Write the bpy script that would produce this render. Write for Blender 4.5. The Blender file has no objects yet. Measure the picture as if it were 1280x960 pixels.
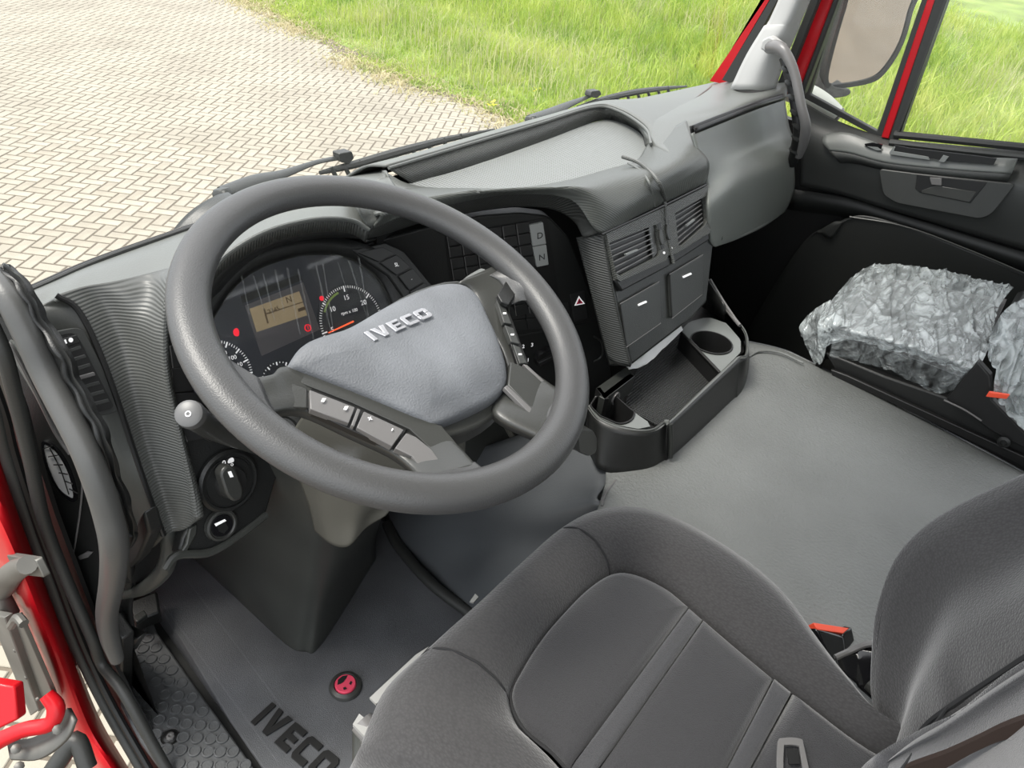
import bpy, bmesh, math, random
import numpy as np
from mathutils import Vector, Matrix, noise
random.seed(7); np.random.seed(7)
C = bpy.context.scene.collection
PI = math.pi
# ------------------------------------------------------------------ camera
CAM = Vector((0, 0, 1.25))
XC = Vector((0.62542283, -0.40145385, 0.66908974))    # world axes in camera space (x right, y down, z forward)
YC = Vector((-0.77394732, -0.42824091, 0.46649252))
ZC = Vector((0.09925638, -0.80959529, -0.57853577))
cd = bpy.data.cameras.new('camera'); cam = bpy.data.objects.new('camera', cd); C.objects.link(cam)
cd.sensor_width = 36; cd.lens = 950 / 1280 * 36; cd.clip_start = .02; cd.clip_end = 200
_r = Vector((XC[0], YC[0], ZC[0])); _u = -Vector((XC[1], YC[1], ZC[1])); _b = -Vector((XC[2], YC[2], ZC[2]))
cam.matrix_world = Matrix(((_r[0], _u[0], _b[0], CAM[0]), (_r[1], _u[1], _b[1], CAM[1]), (_r[2], _u[2], _b[2], CAM[2]), (0, 0, 0, 1)))
bpy.context.scene.camera = cam
# ------------------------------------------------------------------ light
w = bpy.data.worlds.new('world'); bpy.context.scene.world = w; w.use_nodes = True
wn = w.node_tree.nodes; wl = w.node_tree.links
bg = wn['Background']; bg.inputs['Strength'].default_value = 1.0
tc = wn.new('ShaderNodeTexCoord'); sp = wn.new('ShaderNodeSeparateXYZ'); rp = wn.new('ShaderNodeValToRGB')
wl.new(tc.outputs['Generated'], sp.inputs[0]); wl.new(sp.outputs['Z'], rp.inputs[0]); wl.new(rp.outputs[0], bg.inputs[0])
rp.color_ramp.elements[0].position = 0.0; rp.color_ramp.elements[0].color = (.62, .68, .72, 1)
rp.color_ramp.elements[1].position = .6; rp.color_ramp.elements[1].color = (1.12, 1.14, 1.18, 1)
sd = bpy.data.lights.new('sun', 'SUN'); sd.energy = 2.2; sd.angle = math.radians(22); sd.color = (1, .96, .88)
so = bpy.data.objects.new('sun', sd); C.objects.link(so)
so.rotation_euler = Vector((-.35, .35, 1)).to_track_quat('Z', 'Y').to_euler()   # soft sun behind thin cloud, ahead and to the left
vs = bpy.context.scene.view_settings
vs.view_transform = 'Standard'; vs.look = 'None'; vs.gamma = 1; vs.use_curve_mapping = False; vs.exposure = 1.15
# ------------------------------------------------------------------ pixel helpers
def ray(px, py):
    v = Vector((px - 640, py - 480, 950)) / 950
    return Vector((XC.dot(v), YC.dot(v), ZC.dot(v)))
def W(px, py, x=None, y=None, z=None, d=None, pl=None, h=0):
    r = ray(px, py)
    if x is not None: d = (x - CAM.x) / r.x
    elif y is not None: d = (y - CAM.y) / r.y
    elif z is not None: d = (z - CAM.z) / r.z
    elif pl is not None:
        p, n = pl; d = (p + n * h - CAM).dot(n) / r.dot(n)
    return CAM + r * d
def plane3(a, b, c):
    n = (b - a).cross(c - a).normalized()
    if n.dot(CAM - a) < 0: n = -n
    return (a, n)
def PX(pts, **k): return [W(p[0], p[1], **k) for p in pts]
# ------------------------------------------------------------------ materials
MATS = {}
def mat(name, col, rough=.5, bump=0, scale=200, spec=.5, metal=0, kind='noise', coat=0, var=0, emit=0, sheen=0, dist=.002, vscale=8):
    if name in MATS: return MATS[name]
    m = bpy.data.materials.new(name); m.use_nodes = True; MATS[name] = m
    nt = m.node_tree; N = nt.nodes; L = nt.links; b = N['Principled BSDF']
    b.inputs['Base Color'].default_value = (*col, 1); b.inputs['Roughness'].default_value = rough
    b.inputs['Specular IOR Level'].default_value = spec; b.inputs['Metallic'].default_value = metal
    b.inputs['Coat Weight'].default_value = coat; b.inputs['Sheen Weight'].default_value = sheen
    if emit: b.inputs['Emission Color'].default_value = (*col, 1); b.inputs['Emission Strength'].default_value = emit
    t = N.new('ShaderNodeTexCoord')
    if var:
        n = N.new('ShaderNodeTexNoise'); n.inputs['Scale'].default_value = vscale; n.inputs['Detail'].default_value = 6
        L.new(t.outputs['Object'], n.inputs['Vector'])
        r = N.new('ShaderNodeValToRGB'); L.new(n.outputs['Fac'], r.inputs[0])
        r.color_ramp.elements[0].position = .3; r.color_ramp.elements[1].position = .7
        r.color_ramp.elements[0].color = (*[c * (1 - var) for c in col], 1); r.color_ramp.elements[1].color = (*[min(1, c * (1 + var)) for c in col], 1)
        L.new(r.outputs[0], b.inputs['Base Color'])
    if bump:
        bp = N.new('ShaderNodeBump'); bp.inputs['Strength'].default_value = bump; bp.inputs['Distance'].default_value = dist
        if kind == 'noise':
            n = N.new('ShaderNodeTexNoise'); n.inputs['Scale'].default_value = scale; n.inputs['Detail'].default_value = 3
            L.new(t.outputs['Object'], n.inputs['Vector']); L.new(n.outputs['Fac'], bp.inputs['Height'])
        elif kind == 'voronoi':
            n = N.new('ShaderNodeTexVoronoi'); n.inputs['Scale'].default_value = scale
            L.new(t.outputs['Object'], n.inputs['Vector']); L.new(n.outputs['Distance'], bp.inputs['Height'])
        elif kind == 'grid':
            bp.inputs['Distance'].default_value = dist; mu = N.new('ShaderNodeMath'); mu.operation = 'MULTIPLY'
            for i_, ax_ in enumerate('XY'):
                n = N.new('ShaderNodeTexWave'); n.inputs['Scale'].default_value = scale; n.bands_direction = ax_
                L.new(t.outputs['Object'], n.inputs['Vector']); L.new(n.outputs['Fac'], mu.inputs[i_])
            L.new(mu.outputs[0], bp.inputs['Height'])
        else:   # wave along the axis named by kind, e.g. 'X', 'Z', 'XZ' for diagonal
            n = N.new('ShaderNodeTexWave'); n.inputs['Scale'].default_value = scale
            if kind in 'XYZ': n.bands_direction = kind
            else: n.bands_direction = 'DIAGONAL'
            L.new(t.outputs['Object'], n.inputs['Vector']); L.new(n.outputs['Fac'], bp.inputs['Height'])
        L.new(bp.outputs['Normal'], b.inputs['Normal'])
    return m
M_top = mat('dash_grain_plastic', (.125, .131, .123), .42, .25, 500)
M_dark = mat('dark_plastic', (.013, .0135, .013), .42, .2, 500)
M_stack = mat('console_plastic', (.024, .026, .024), .38, .2, 500)
M_black = mat('black_plastic', (.008, .008, .008), .45)
M_gloss = mat('gloss_black', (.008, .008, .009), .12)
M_carbZ = mat('ribbed_plastic_z', (.085, .088, .083), .4, .38, 85, kind='Z', dist=.0015)
M_carbX = mat('ribbed_plastic_x', (.055, .057, .053), .4, .6, 85, kind='X', dist=.0015)
M_carb = mat('carbon_plastic', (.075, .078, .072), .36, .6, 120, kind='XZ', dist=.001)
M_trayfloor = mat('ribbed_tray_mat', (.19, .20, .195), .45, .7, 46, kind='X', dist=.002)
M_wheel = mat('wheel_leather', (.060, .060, .060), .38, .35, 650, dist=.001)
M_pad = mat('airbag_pad', (.145, .153, .165), .6, .5, 500, var=.3, dist=.0015, vscale=9)
M_spoke = mat('spoke_plastic', (.04, .041, .038), .35, .1, 500)
M_satin = mat('satin_grey', (.14, .136, .134), .35)
M_btn = mat('button_black', (.02, .02, .02), .4)
M_btngrey = mat('button_grey', (.32, .33, .32), .4)
M_sill = mat('silver_plastic', (.20, .21, .205), .36)
M_white = mat('print_white', (.8, .8, .8), .5, emit=.25)
M_red = mat('paint_red', (.52, .006, .012), .4, spec=.3, coat=.15, var=.08)
M_redicon = mat('icon_red', (.8, .01, .03), .5, emit=.35)
M_orange = mat('needle_orange', (.9, .13, .04), .5, emit=.4)
M_rub = mat('rubber_seal', (.03, .031, .029), .5, .15, 300)
M_mat = mat('floor_rubber_mat', (.085, .088, .094), .5, .5, 700, var=.35, vscale=6)
M_step = mat('step_plastic', (.075, .078, .08), .5, .3, 300, var=.2)
M_cover = mat('engine_cover_vinyl', (.135, .141, .137), .5, 1.0, 200, var=.12, dist=.002, vscale=6)
M_tunnel = mat('tunnel_vinyl', (.075, .08, .085), .38, .15, 300)
M_chrome = mat('chrome', (.8, .8, .8), .18, metal=1)
M_steel = mat('zinc_steel', (.17, .165, .15), .55, metal=.6, var=.25)
M_shroud = mat('column_plastic', (.085, .083, .07), .45, .1, 400)
M_fair = mat('fairing_plastic', (.038, .04, .036), .38, .1, 300, var=.15)
M_pillar = mat('pillar_grey', (.42, .42, .41), .6, .1, 400)
M_pink = mat('button_pink', (.75, .07, .13), .4)
M_orred = mat('buckle_red', (.85, .09, .04), .4)
M_lcd = mat('lcd_amber', (.26, .20, .115), .5, emit=.2)
M_clus = mat('cluster_face', (.035, .038, .05), .35)
M_clus2 = mat('cluster_grey', (.09, .085, .09), .4)
M_speak = mat('speaker_mesh', (.5, .5, .5), .5)
M_paper = mat('white_paper', (.75, .76, .76), .45)
M_brown = mat('brown_strap', (.025, .014, .01), .6)
M_wood = mat('brown_edge', (.10, .035, .012), .6)
M_strap = mat('grey_strap', (.10, .095, .08), .6)

def fabric(name, col, scale, rowk):
    m = mat(name, col, .85, sheen=.35)
    N = m.node_tree.nodes; L = m.node_tree.links; b = N['Principled BSDF']
    t = N.new('ShaderNodeTexCoord'); v = N.new('ShaderNodeTexVoronoi'); v.inputs['Scale'].default_value = scale
    n = N.new('ShaderNodeTexNoise'); n.inputs['Scale'].default_value = 12; n.inputs['Detail'].default_value = 6
    mp = N.new('ShaderNodeMapping'); mp.inputs['Scale'].default_value = (1, rowk, 1)
    L.new(t.outputs['Object'], mp.inputs[0]); L.new(mp.outputs[0], v.inputs['Vector']); L.new(t.outputs['Object'], n.inputs['Vector'])
    r = N.new('ShaderNodeValToRGB'); L.new(v.outputs['Distance'], r.inputs[0])
    r.color_ramp.elements[0].color = (*[c * 1.25 for c in col], 1); r.color_ramp.elements[1].color = (*[c * .72 for c in col], 1)
    r.color_ramp.elements[1].position = .8
    mx = N.new('ShaderNodeMix'); mx.data_type = 'RGBA'; mx.blend_type = 'MULTIPLY'; mx.inputs['Factor'].default_value = .15
    rr = N.new('ShaderNodeValToRGB'); rr.color_ramp.elements[0].position = .25; rr.color_ramp.elements[1].position = .7
    rr.color_ramp.elements[0].color = (.7, .7, .7, 1)
    L.new(n.outputs['Fac'], rr.inputs[0]); L.new(r.outputs[0], mx.inputs[6]); L.new(rr.outputs[0], mx.inputs[7]); L.new(mx.outputs[2], b.inputs['Base Color'])
    bp = N.new('ShaderNodeBump'); bp.inputs['Strength'].default_value = .4; bp.inputs['Distance'].default_value = .001; bp.invert = True
    L.new(v.outputs['Distance'], bp.inputs['Height']); L.new(bp.outputs[0], b.inputs['Normal'])
    return m
M_fab = fabric('woven_fabric', (.031, .0295, .030), 420, .6)
M_vel = fabric('velour_fabric', (.019, .0185, .0205), 900, 1)
M_vel2 = fabric('velour_stripe', (.034, .034, .037), 900, 1)
M_vel3 = fabric('velour_grey', (.052, .052, .057), 900, 1)

def glass(name, fac, col=(1, 1, 1)):
    m = bpy.data.materials.new(name); m.use_nodes = True; N = m.node_tree.nodes; L = m.node_tree.links
    for n in list(N):
        if n.type != 'OUTPUT_MATERIAL': N.remove(n)
    out = [n for n in N][0]
    tr = N.new('ShaderNodeBsdfTransparent'); tr.inputs[0].default_value = (*col, 1)
    gl = N.new('ShaderNodeBsdfGlossy'); gl.inputs['Roughness'].default_value = .03
    df = N.new('ShaderNodeBsdfDiffuse'); df.inputs[0].default_value = (.8, .82, .8, 1)
    fr = N.new('ShaderNodeFresnel'); fr.inputs[0].default_value = 1.3
    m1 = N.new('ShaderNodeMixShader'); m2 = N.new('ShaderNodeMixShader'); m2.inputs[0].default_value = fac
    L.new(fr.outputs[0], m1.inputs[0]); L.new(tr.outputs[0], m1.inputs[1]); L.new(gl.outputs[0], m1.inputs[2])
    L.new(m1.outputs[0], m2.inputs[1]); L.new(df.outputs[0], m2.inputs[2]); L.new(m2.outputs[0], out.inputs[0])
    return m
M_glass = glass('window_glass', .05)
M_lens = glass('cluster_lens', .015)
def filmmat():
    m = bpy.data.materials.new('clear_plastic_film'); m.use_nodes = True; N = m.node_tree.nodes; L = m.node_tree.links
    b = N['Principled BSDF']; b.inputs['Base Color'].default_value = (.66, .72, .73, 1); b.inputs['Roughness'].default_value = .17; b.inputs['Metallic'].default_value = .15
    b.inputs['Specular IOR Level'].default_value = 1.0; b.inputs['Coat Weight'].default_value = .6; b.inputs['Coat Roughness'].default_value = .08
    t = N.new('ShaderNodeTexCoord'); n = N.new('ShaderNodeTexNoise'); n.inputs['Scale'].default_value = 20; n.inputs['Detail'].default_value = 5
    n.inputs['Distortion'].default_value = .9
    mp = N.new('ShaderNodeMapping'); mp.inputs['Rotation'].default_value = (0, 0, .5); mp.inputs['Scale'].default_value = (.6, 2.2, 2)
    L.new(t.outputs['Object'], mp.inputs[0]); L.new(mp.outputs[0], n.inputs['Vector'])
    bp = N.new('ShaderNodeBump'); bp.inputs['Strength'].default_value = 1; bp.inputs['Distance'].default_value = .018
    L.new(n.outputs['Fac'], bp.inputs['Height']); L.new(bp.outputs[0], b.inputs['Normal'])
    tr = N.new('ShaderNodeBsdfTransparent'); mx = N.new('ShaderNodeMixShader')
    r = N.new('ShaderNodeMapRange'); r.inputs['From Min'].default_value = .3; r.inputs['From Max'].default_value = .7
    r.inputs['To Min'].default_value = .22; r.inputs['To Max'].default_value = .74
    L.new(n.outputs['Fac'], r.inputs['Value']); L.new(r.outputs[0], mx.inputs[0]); L.new(tr.outputs[0], mx.inputs[1]); L.new(b.outputs[0], mx.inputs[2])
    out = [x for x in N if x.type == 'OUTPUT_MATERIAL'][0]; L.new(mx.outputs[0], out.inputs[0])
    return m
M_film = filmmat()
# ------------------------------------------------------------------ object helpers
ORG = {}
def thing(name, label, cat, loc, group=None, kind=None):
    o = bpy.data.objects.new(name, None); C.objects.link(o); o.location = loc; ORG[o] = Vector(loc); o.empty_display_size = .05
    if label: o['label'] = label
    if cat: o['category'] = cat
    if group: o['group'] = group
    if kind: o['kind'] = kind
    return o
def tag(o, label=None, cat=None, group=None, kind=None):
    if label: o['label'] = label
    if cat: o['category'] = cat
    if group: o['group'] = group
    if kind: o['kind'] = kind
    return o
def mk(name, verts, faces, m, parent=None, smooth=True, thick=0, bevel=0, sub=0, sharp=.7, org=None, seg=2):
    verts = [Vector(v) for v in verts]
    if parent is not None: org = ORG[parent]
    elif org is None:
        org = sum(verts, Vector()) / len(verts); org = Vector((org.x, org.y, min(v.z for v in verts)))
    me = bpy.data.meshes.new(name); me.from_pydata([tuple(v - org) for v in verts], [], faces); me.update()
    me.materials.append(m)
    if smooth:
        me.polygons.foreach_set('use_smooth', [True] * len(me.polygons)); me.set_sharp_from_angle(angle=sharp)
    o = bpy.data.objects.new(name, me); C.objects.link(o); ORG[o] = org
    if parent is not None: o.parent = parent
    else: o.location = org
    if thick:
        s = o.modifiers.new('s', 'SOLIDIFY'); s.thickness = thick; s.offset = -1
    if bevel:
        s = o.modifiers.new('b', 'BEVEL'); s.width = bevel; s.segments = seg; s.limit_method = 'ANGLE'; s.angle_limit = .6
    if sub:
        s = o.modifiers.new('u', 'SUBSURF'); s.levels = s.render_levels = sub
    return o
def cr(p, t):
    n = len(p) - 1; t = max(0, min(n - 1e-6, t)); i = int(t); f = t - i
    b, c = p[i], p[i + 1]; a = p[i - 1] if i > 0 else b * 2 - c; d = p[i + 2] if i + 2 <= n else c * 2 - b
    return .5 * ((2 * b) + (c - a) * f + (2 * a - 5 * b + 4 * c - d) * f * f + (3 * b - a - 3 * c + d) * f ** 3)
def smooth_line(p, n): return [cr(p, (len(p) - 1) * i / (n - 1)) for i in range(n)]
def smooth_loop(p, k=6):
    n = len(p); out = []
    for i in range(n):
        a, b, c, d = p[i - 1], p[i], p[(i + 1) % n], p[(i + 2) % n]
        for j in range(k):
            f = j / k
            out.append(.5 * ((2 * b) + (c - a) * f + (2 * a - 5 * b + 4 * c - d) * f * f + (3 * b - a - 3 * c + d) * f ** 3))
    return out
def round_loop(p, r, k=4):
    n = len(p); out = []
    for i in range(n):
        a, b, c = p[i - 1], p[i], p[(i + 1) % n]
        d1 = (a - b); d2 = (c - b); rr = min(r, d1.length * .45, d2.length * .45)
        s = b + d1.normalized() * rr; e = b + d2.normalized() * rr
        for j in range(k + 1):
            f = j / k; out.append(s * (1 - f) ** 2 + b * 2 * f * (1 - f) + e * f * f)
    return out
def grid_faces(nu, nv, wrap=False):
    f = []
    for i in range(nv - 1):
        for j in range(nu if wrap else nu - 1):
            k = (j + 1) % nu; f.append((i * nu + j, i * nu + k, (i + 1) * nu + k, (i + 1) * nu + j))
    return f
def patch(name, rows, m, parent=None, nu=32, nv=20, thick=.004, disp=None, lin=False, **k):
    cols = [smooth_line(r, nu) for r in rows]
    g = [smooth_line([c[j] for c in cols], nv) for j in range(nu)] if not lin else None
    if lin:
        v = [p for r in cols for p in r]; nvv = len(rows)
    else:
        v = [g[j][i] for i in range(nv) for j in range(nu)]; nvv = nv
    if disp: v = [disp(p, (q % nu) / (nu - 1), (q // nu) / (nvv - 1)) for q, p in enumerate(v)]
    f = grid_faces(nu, nvv)
    i = (nvv // 2) * nu + nu // 2
    if nvv // 2 + 1 < nvv: a, b, c = v[i], v[i + 1], v[i + nu]
    else: a, b, c = v[i], v[i + 1], v[i - nu]
    mid = f[len(f) // 2]; a, b, c = v[mid[0]], v[mid[1]], v[mid[2]]
    if (b - a).cross(c - a).dot(CAM - a) < 0: f = [q[::-1] for q in f]
    return mk(name, v, f, m, parent, thick=thick, **k)
def newell(p):
    n = Vector()
    for i in range(len(p)):
        a, b = p[i], p[(i + 1) % len(p)]
        n += Vector(((a.y - b.y) * (a.z + b.z), (a.z - b.z) * (a.x + b.x), (a.x - b.x) * (a.y + b.y)))
    return n.normalized()
def slab(name, pts, t, m, parent=None, n=None, bevel=0, away=None, **k):
    pts = list(pts); nn = newell(pts); c = sum(pts, Vector()) / len(pts)
    if nn.dot((away if away is not None else CAM) - c) < 0: pts.reverse(); nn = -nn
    d = (n if n is not None else nn) * -t; N = len(pts)
    v = pts + [p + d for p in pts]
    f = [tuple(range(N)), tuple(range(2 * N - 1, N - 1, -1))] + [(i, i + N, (i + 1) % N + N, (i + 1) % N) for i in range(N)]
    return mk(name, v, f, m, parent, bevel=bevel, sharp=.5, **k)
def ring(name, outer, inner, t, m, parent=None, bevel=0, lift=0, **k):
    nn = newell(outer); c = sum(outer, Vector()) / len(outer)
    if nn.dot(CAM - c) < 0: outer = outer[::-1]; inner = inner[::-1]; nn = -nn
    N = len(outer); d = -nn * t; up = nn * lift
    v = [p + up for p in outer] + [p + up for p in inner] + [p + up + d for p in outer] + [p + up + d for p in inner]
    f = []
    for i in range(N):
        j = (i + 1) % N
        f += [(i, j, N + j, N + i), (j, i, 2 * N + i, 2 * N + j), (N + i, N + j, 3 * N + j, 3 * N + i), (2 * N + i, 3 * N + i, 3 * N + j, 2 * N + j)]
    return mk(name, v, f, m, parent, bevel=bevel, sharp=.5, **k)
def tube(name, pts, rad, m, parent=None, seg=12, n=None, closed=False, flat=1, flatdir=None, cap=True, **k):
    n = n or len(pts)
    P = smooth_loop(pts, max(1, n // len(pts))) if closed else smooth_line(pts, n)
    n = len(P)
    R = [rad] * n if not isinstance(rad, (list, tuple)) else [cr([Vector((q, 0, 0)) for q in rad], (len(rad) - 1) * i / (n - 1)).x for i in range(n)]
    v = []; u = None
    for i in range(n):
        t = (P[(i + 1) % n] - P[i - 1]) if closed else (P[min(i + 1, n - 1)] - P[max(i - 1, 0)])
        t.normalize()
        if flatdir is not None: u = (flatdir - t * flatdir.dot(t)).normalized()
        elif u is None:
            u = t.orthogonal().normalized()
        else: u = (u - t * u.dot(t)).normalized()
        s = t.cross(u)
        for j in range(seg):
            a = 2 * PI * j / seg; v.append(P[i] + (u * math.cos(a) * flat + s * math.sin(a)) * R[i])
    f = grid_faces(seg, n, True)
    if closed: f += [((n - 1) * seg + j, (n - 1) * seg + (j + 1) % seg, (j + 1) % seg, j) for j in range(seg)]
    elif cap: f += [tuple(range(seg))[::-1], tuple(range((n - 1) * seg, n * seg))]
    return mk(name, v, f, m, parent, **k)
def lathe(name, c, axis, prof, m, parent=None, seg=28, sx=1, **k):
    axis = axis.normalized(); u = axis.orthogonal().normalized(); s = axis.cross(u); v = []
    for r, h in prof:
        for j in range(seg):
            a = 2 * PI * j / seg; v.append(c + axis * h + (u * math.cos(a) + s * math.sin(a)) * max(r, 1e-5))
    f = grid_faces(seg, len(prof), True) + [tuple(range(seg))[::-1], tuple(range((len(prof) - 1) * seg, len(prof) * seg))]
    return mk(name, v, f, m, parent, **k)
def box(name, a, b, m, parent=None, bevel=.003, **k):
    x0, y0, z0 = a; x1, y1, z1 = b
    v = [Vector(p) for p in ((x0, y0, z0), (x1, y0, z0), (x1, y1, z0), (x0, y1, z0), (x0, y0, z1), (x1, y0, z1), (x1, y1, z1), (x0, y1, z1))]
    f = [(0, 3, 2, 1), (4, 5, 6, 7), (0, 1, 5, 4), (1, 2, 6, 5), (2, 3, 7, 6), (3, 0, 4, 7)]
    return mk(name, v, f, m, parent, bevel=bevel, **k)
def quads(name, quadlist, t, m, parent=None, **k):     # several tiny flat prints joined
    v = []; f = []
    for q in quadlist:
        q = list(q); nn = newell(q)
        if nn.dot(CAM - q[0]) < 0: q.reverse(); nn = -nn
        b = len(v); N = len(q); v += [p + nn * t for p in q] + q
        f += [tuple(range(b, b + N))] + [(b + i, b + i + N, b + (i + 1) % N + N, b + (i + 1) % N) for i in range(N)]
    return mk(name, v, f, m, parent, smooth=False, **k)
def text(name, s, o, xd, yd, size, m, parent=None, ext=.0004):
    cu = bpy.data.curves.new('t', 'FONT'); cu.body = s; cu.size = size; cu.extrude = ext; cu.align_x = 'CENTER'; cu.align_y = 'CENTER'; cu.resolution_u = 3
    to = bpy.data.objects.new('t', cu); C.objects.link(to); dg = bpy.context.evaluated_depsgraph_get()
    me = bpy.data.meshes.new_from_object(to.evaluated_get(dg)); bpy.data.objects.remove(to); bpy.data.curves.remove(cu)
    xd = xd.normalized(); zd = xd.cross(yd).normalized(); yd = zd.cross(xd)
    v = [o + xd * q.co.x + yd * q.co.y + zd * q.co.z for q in me.vertices]; f = [tuple(p.vertices) for p in me.polygons]
    bpy.data.meshes.remove(me)
    return mk(name, v, f, m, parent, smooth=False)
def quadtext(name, s, o, ox, oy, size, m, parent=None, pl=None, lift=.0006, ext=.0003):
    """text lying on plane pl, centred at pixel o, reading towards pixel ox, its tops towards pixel oy"""
    a = W(*o, pl=pl); b = W(*ox, pl=pl); c = W(*oy, pl=pl)
    return text(name, s, a + pl[1] * lift, b - a, c - a, size, m, parent, ext)
LET = {'I': [[(0, 0), (.3, 0), (.3, 1), (0, 1)]],
       'V': [[(0, 1), (.34, 1), (.5, .38), (.66, 1), (1, 1), (.66, 0), (.34, 0)]],
       'E': [[(0, 0), (.85, 0), (.85, .24), (.3, .24), (.3, .39), (.78, .39), (.78, .61), (.3, .61), (.3, .76), (.85, .76), (.85, 1), (0, 1)]],
       'C': [[(.15, 0), (.9, 0), (.9, .26), (.32, .26), (.3, .3), (.3, .7), (.32, .74), (.9, .74), (.9, 1), (.15, 1), (0, .85), (0, .15)]],
       'O': [[(.15, 0), (.85, 0), (1, .15), (1, .5), (.7, .5), (.7, .28), (.3, .28), (.3, .5), (0, .5), (0, .15)],
             [(0, .5), (.3, .5), (.3, .72), (.7, .72), (.7, .5), (1, .5), (1, .85), (.85, 1), (.15, 1), (0, .85)]]}
LW = {'I': .3, 'V': 1, 'E': .85, 'C': .9, 'O': 1}
def iveco(o, xv, yv, nrm, t, m, parent, stretch=1.25, slant=.12):
    """o = lower left point, xv = whole word vector, yv = letter height vector"""
    hgt = yv.length; tot = sum(LW[c] for c in 'IVECO') * stretch + .22 * 4; s = xv.length / tot; xd = xv.normalized(); x = 0
    for c in 'IVECO':
        v = []; f = []
        for poly in LET[c]:
            b = len(v); N = len(poly)
            p = [o + xd * ((x + q[0] * stretch) * s) + yv * q[1] + xd * slant * hgt * q[1] for q in poly]
            v += [q + nrm * t for q in p] + p
            f += [tuple(range(b, b + N))] + [(b + i, b + i + N, b + (i + 1) % N + N, b + (i + 1) % N) for i in range(N)]
        mk('letter', v, f, m, parent, smooth=False, bevel=.0005, seg=1)
        x += LW[c] * stretch + .22
# ================================================================== STRUCTURE
GZ = -1.4
# ground outside
HB = [W(-120, -160, z=GZ), W(300, 0, z=GZ), W(350, 24, z=GZ), W(420, 68, z=GZ), W(520, 112, z=GZ), W(600, 138, z=GZ), W(645, 160, z=GZ)]
HB.append(HB[-1] + Vector((-.9, -5.2, 0))); HB.append(HB[-1] + Vector((-.6, -6, 0)))
def edge_x(y):
    for a, b in zip(HB[1:], HB[2:]):
        if (a.y - y) * (b.y - y) <= 0: return a.x + (b.x - a.x) * (y - a.y) / (b.y - a.y)
    a, b = (HB[1], HB[2]) if y > HB[1].y else (HB[-2], HB[-1])
    return a.x + (b.x - a.x) * (y - a.y) / (b.y - a.y)
M_joint = mat('joint_sand', (.12, .10, .075), .9, .4, 60, var=.2)
M_brick = mat('paving_brick', (.275, .25, .2), .85, .5, 90, var=.14, dist=.004, vscale=1.3)
M_soil = mat('grass_soil', (.16, .22, .05), .95, .5, 20, var=.4, vscale=1.5)
pave = slab('ground', [Vector((-8, -9, GZ - .006)), Vector((12, -9, GZ - .006)), Vector((12, 17, GZ - .006)), Vector((-8, 17, GZ - .006))], .05, M_joint)
tag(pave, 'cream block paving laid in herringbone in front of the lorry', kind='structure')
ang = math.radians(-56); ca, sa = math.cos(ang), math.sin(ang)
cand = []
for i in range(-110, 140):
    for j in range(-110, 140):
        # 45 degree herringbone from 2x1 blocks on a unit grid
        m4 = (i - j) % 4
        if m4 == 0: cx, cy, hx, hy = i + 1, j + .5, 1, .5
        elif m4 == 3: cx, cy, hx, hy = i + .5, j + 1, .5, 1
        else: continue
        u = .097; X = (cx * ca - cy * sa) * u + 2; Y = (cx * sa + cy * ca) * u + 6
        if not ((-1.0 < X and 2.0 < Y < 15.5) or (-1.2 < X < .5 and .3 < Y < 2.1)): continue
        if X > edge_x(Y) + .05: continue
        p = Vector((X, Y, GZ)) - CAM; c = Vector((p.dot(_r), -p.dot(_u), -p.dot(_b)))
        if c.z < .1: continue
        sx, sy = 640 + 950 * c.x / c.z, 480 + 950 * c.y / c.z
        if not (-160 < sx < 700 and -120 < sy < 1100): continue
        vis = 0 < sx < 640 and 0 < sy < 350 - .3 * sx
        cand.append((not vis, c.z, X, Y, hx, hy))
cand.sort()
def brick_verts(hx, hy, u=.097, g=.0075, h=.01):
    a, b = hx * u - g, hy * u - g; e = .003; out = []
    for (q, zz) in ((0, -h), (0, -e), (e, 0)):
        for s, t in ((-1, -1), (1, -1), (1, 1), (-1, 1)):
            x, y = s * (a - q), t * (b - q); out.append((x * ca - y * sa, x * sa + y * ca, zz))
    return out
BF = [(0, 1, 5, 4), (1, 2, 6, 5), (2, 3, 7, 6), (3, 0, 4, 7), (4, 5, 9, 8), (5, 6, 10, 9), (6, 7, 11, 10), (7, 4, 8, 11), (8, 9, 10, 11)]
bm_mesh = {}
for key in ((1, .5), (.5, 1)):
    for s in range(3):
        me = bpy.data.meshes.new('brick'); me.from_pydata(brick_verts(*key), [], BF); me.materials.append(mat('paving_brick_%s' % 'abc'[s], [(.275, .25, .2), (.30, .27, .215), (.255, .23, .182)][s], .85, .5, 90, var=.12, dist=.004)); bm_mesh[key + (s,)] = me
for q in cand[:290]:
    o = bpy.data.objects.new('brick', bm_mesh[(q[4], q[5], random.randrange(3))]); C.objects.link(o); o.parent = pave
    o.location = Vector((q[2], q[3], GZ + random.uniform(-.001, .001))) - ORG[pave]
v = []; f = []
for q in cand[290:]:
    b = len(v); dz = random.uniform(-.001, .001)
    v += [Vector((q[2] + p[0], q[3] + p[1], GZ + p[2] + dz)) for p in brick_verts(q[4], q[5])]
    f += [tuple(b + k for k in g) for g in BF]
far = mk('far_bricks', v, f, M_brick, pave, smooth=False); far['kind'] = 'stuff'
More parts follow.
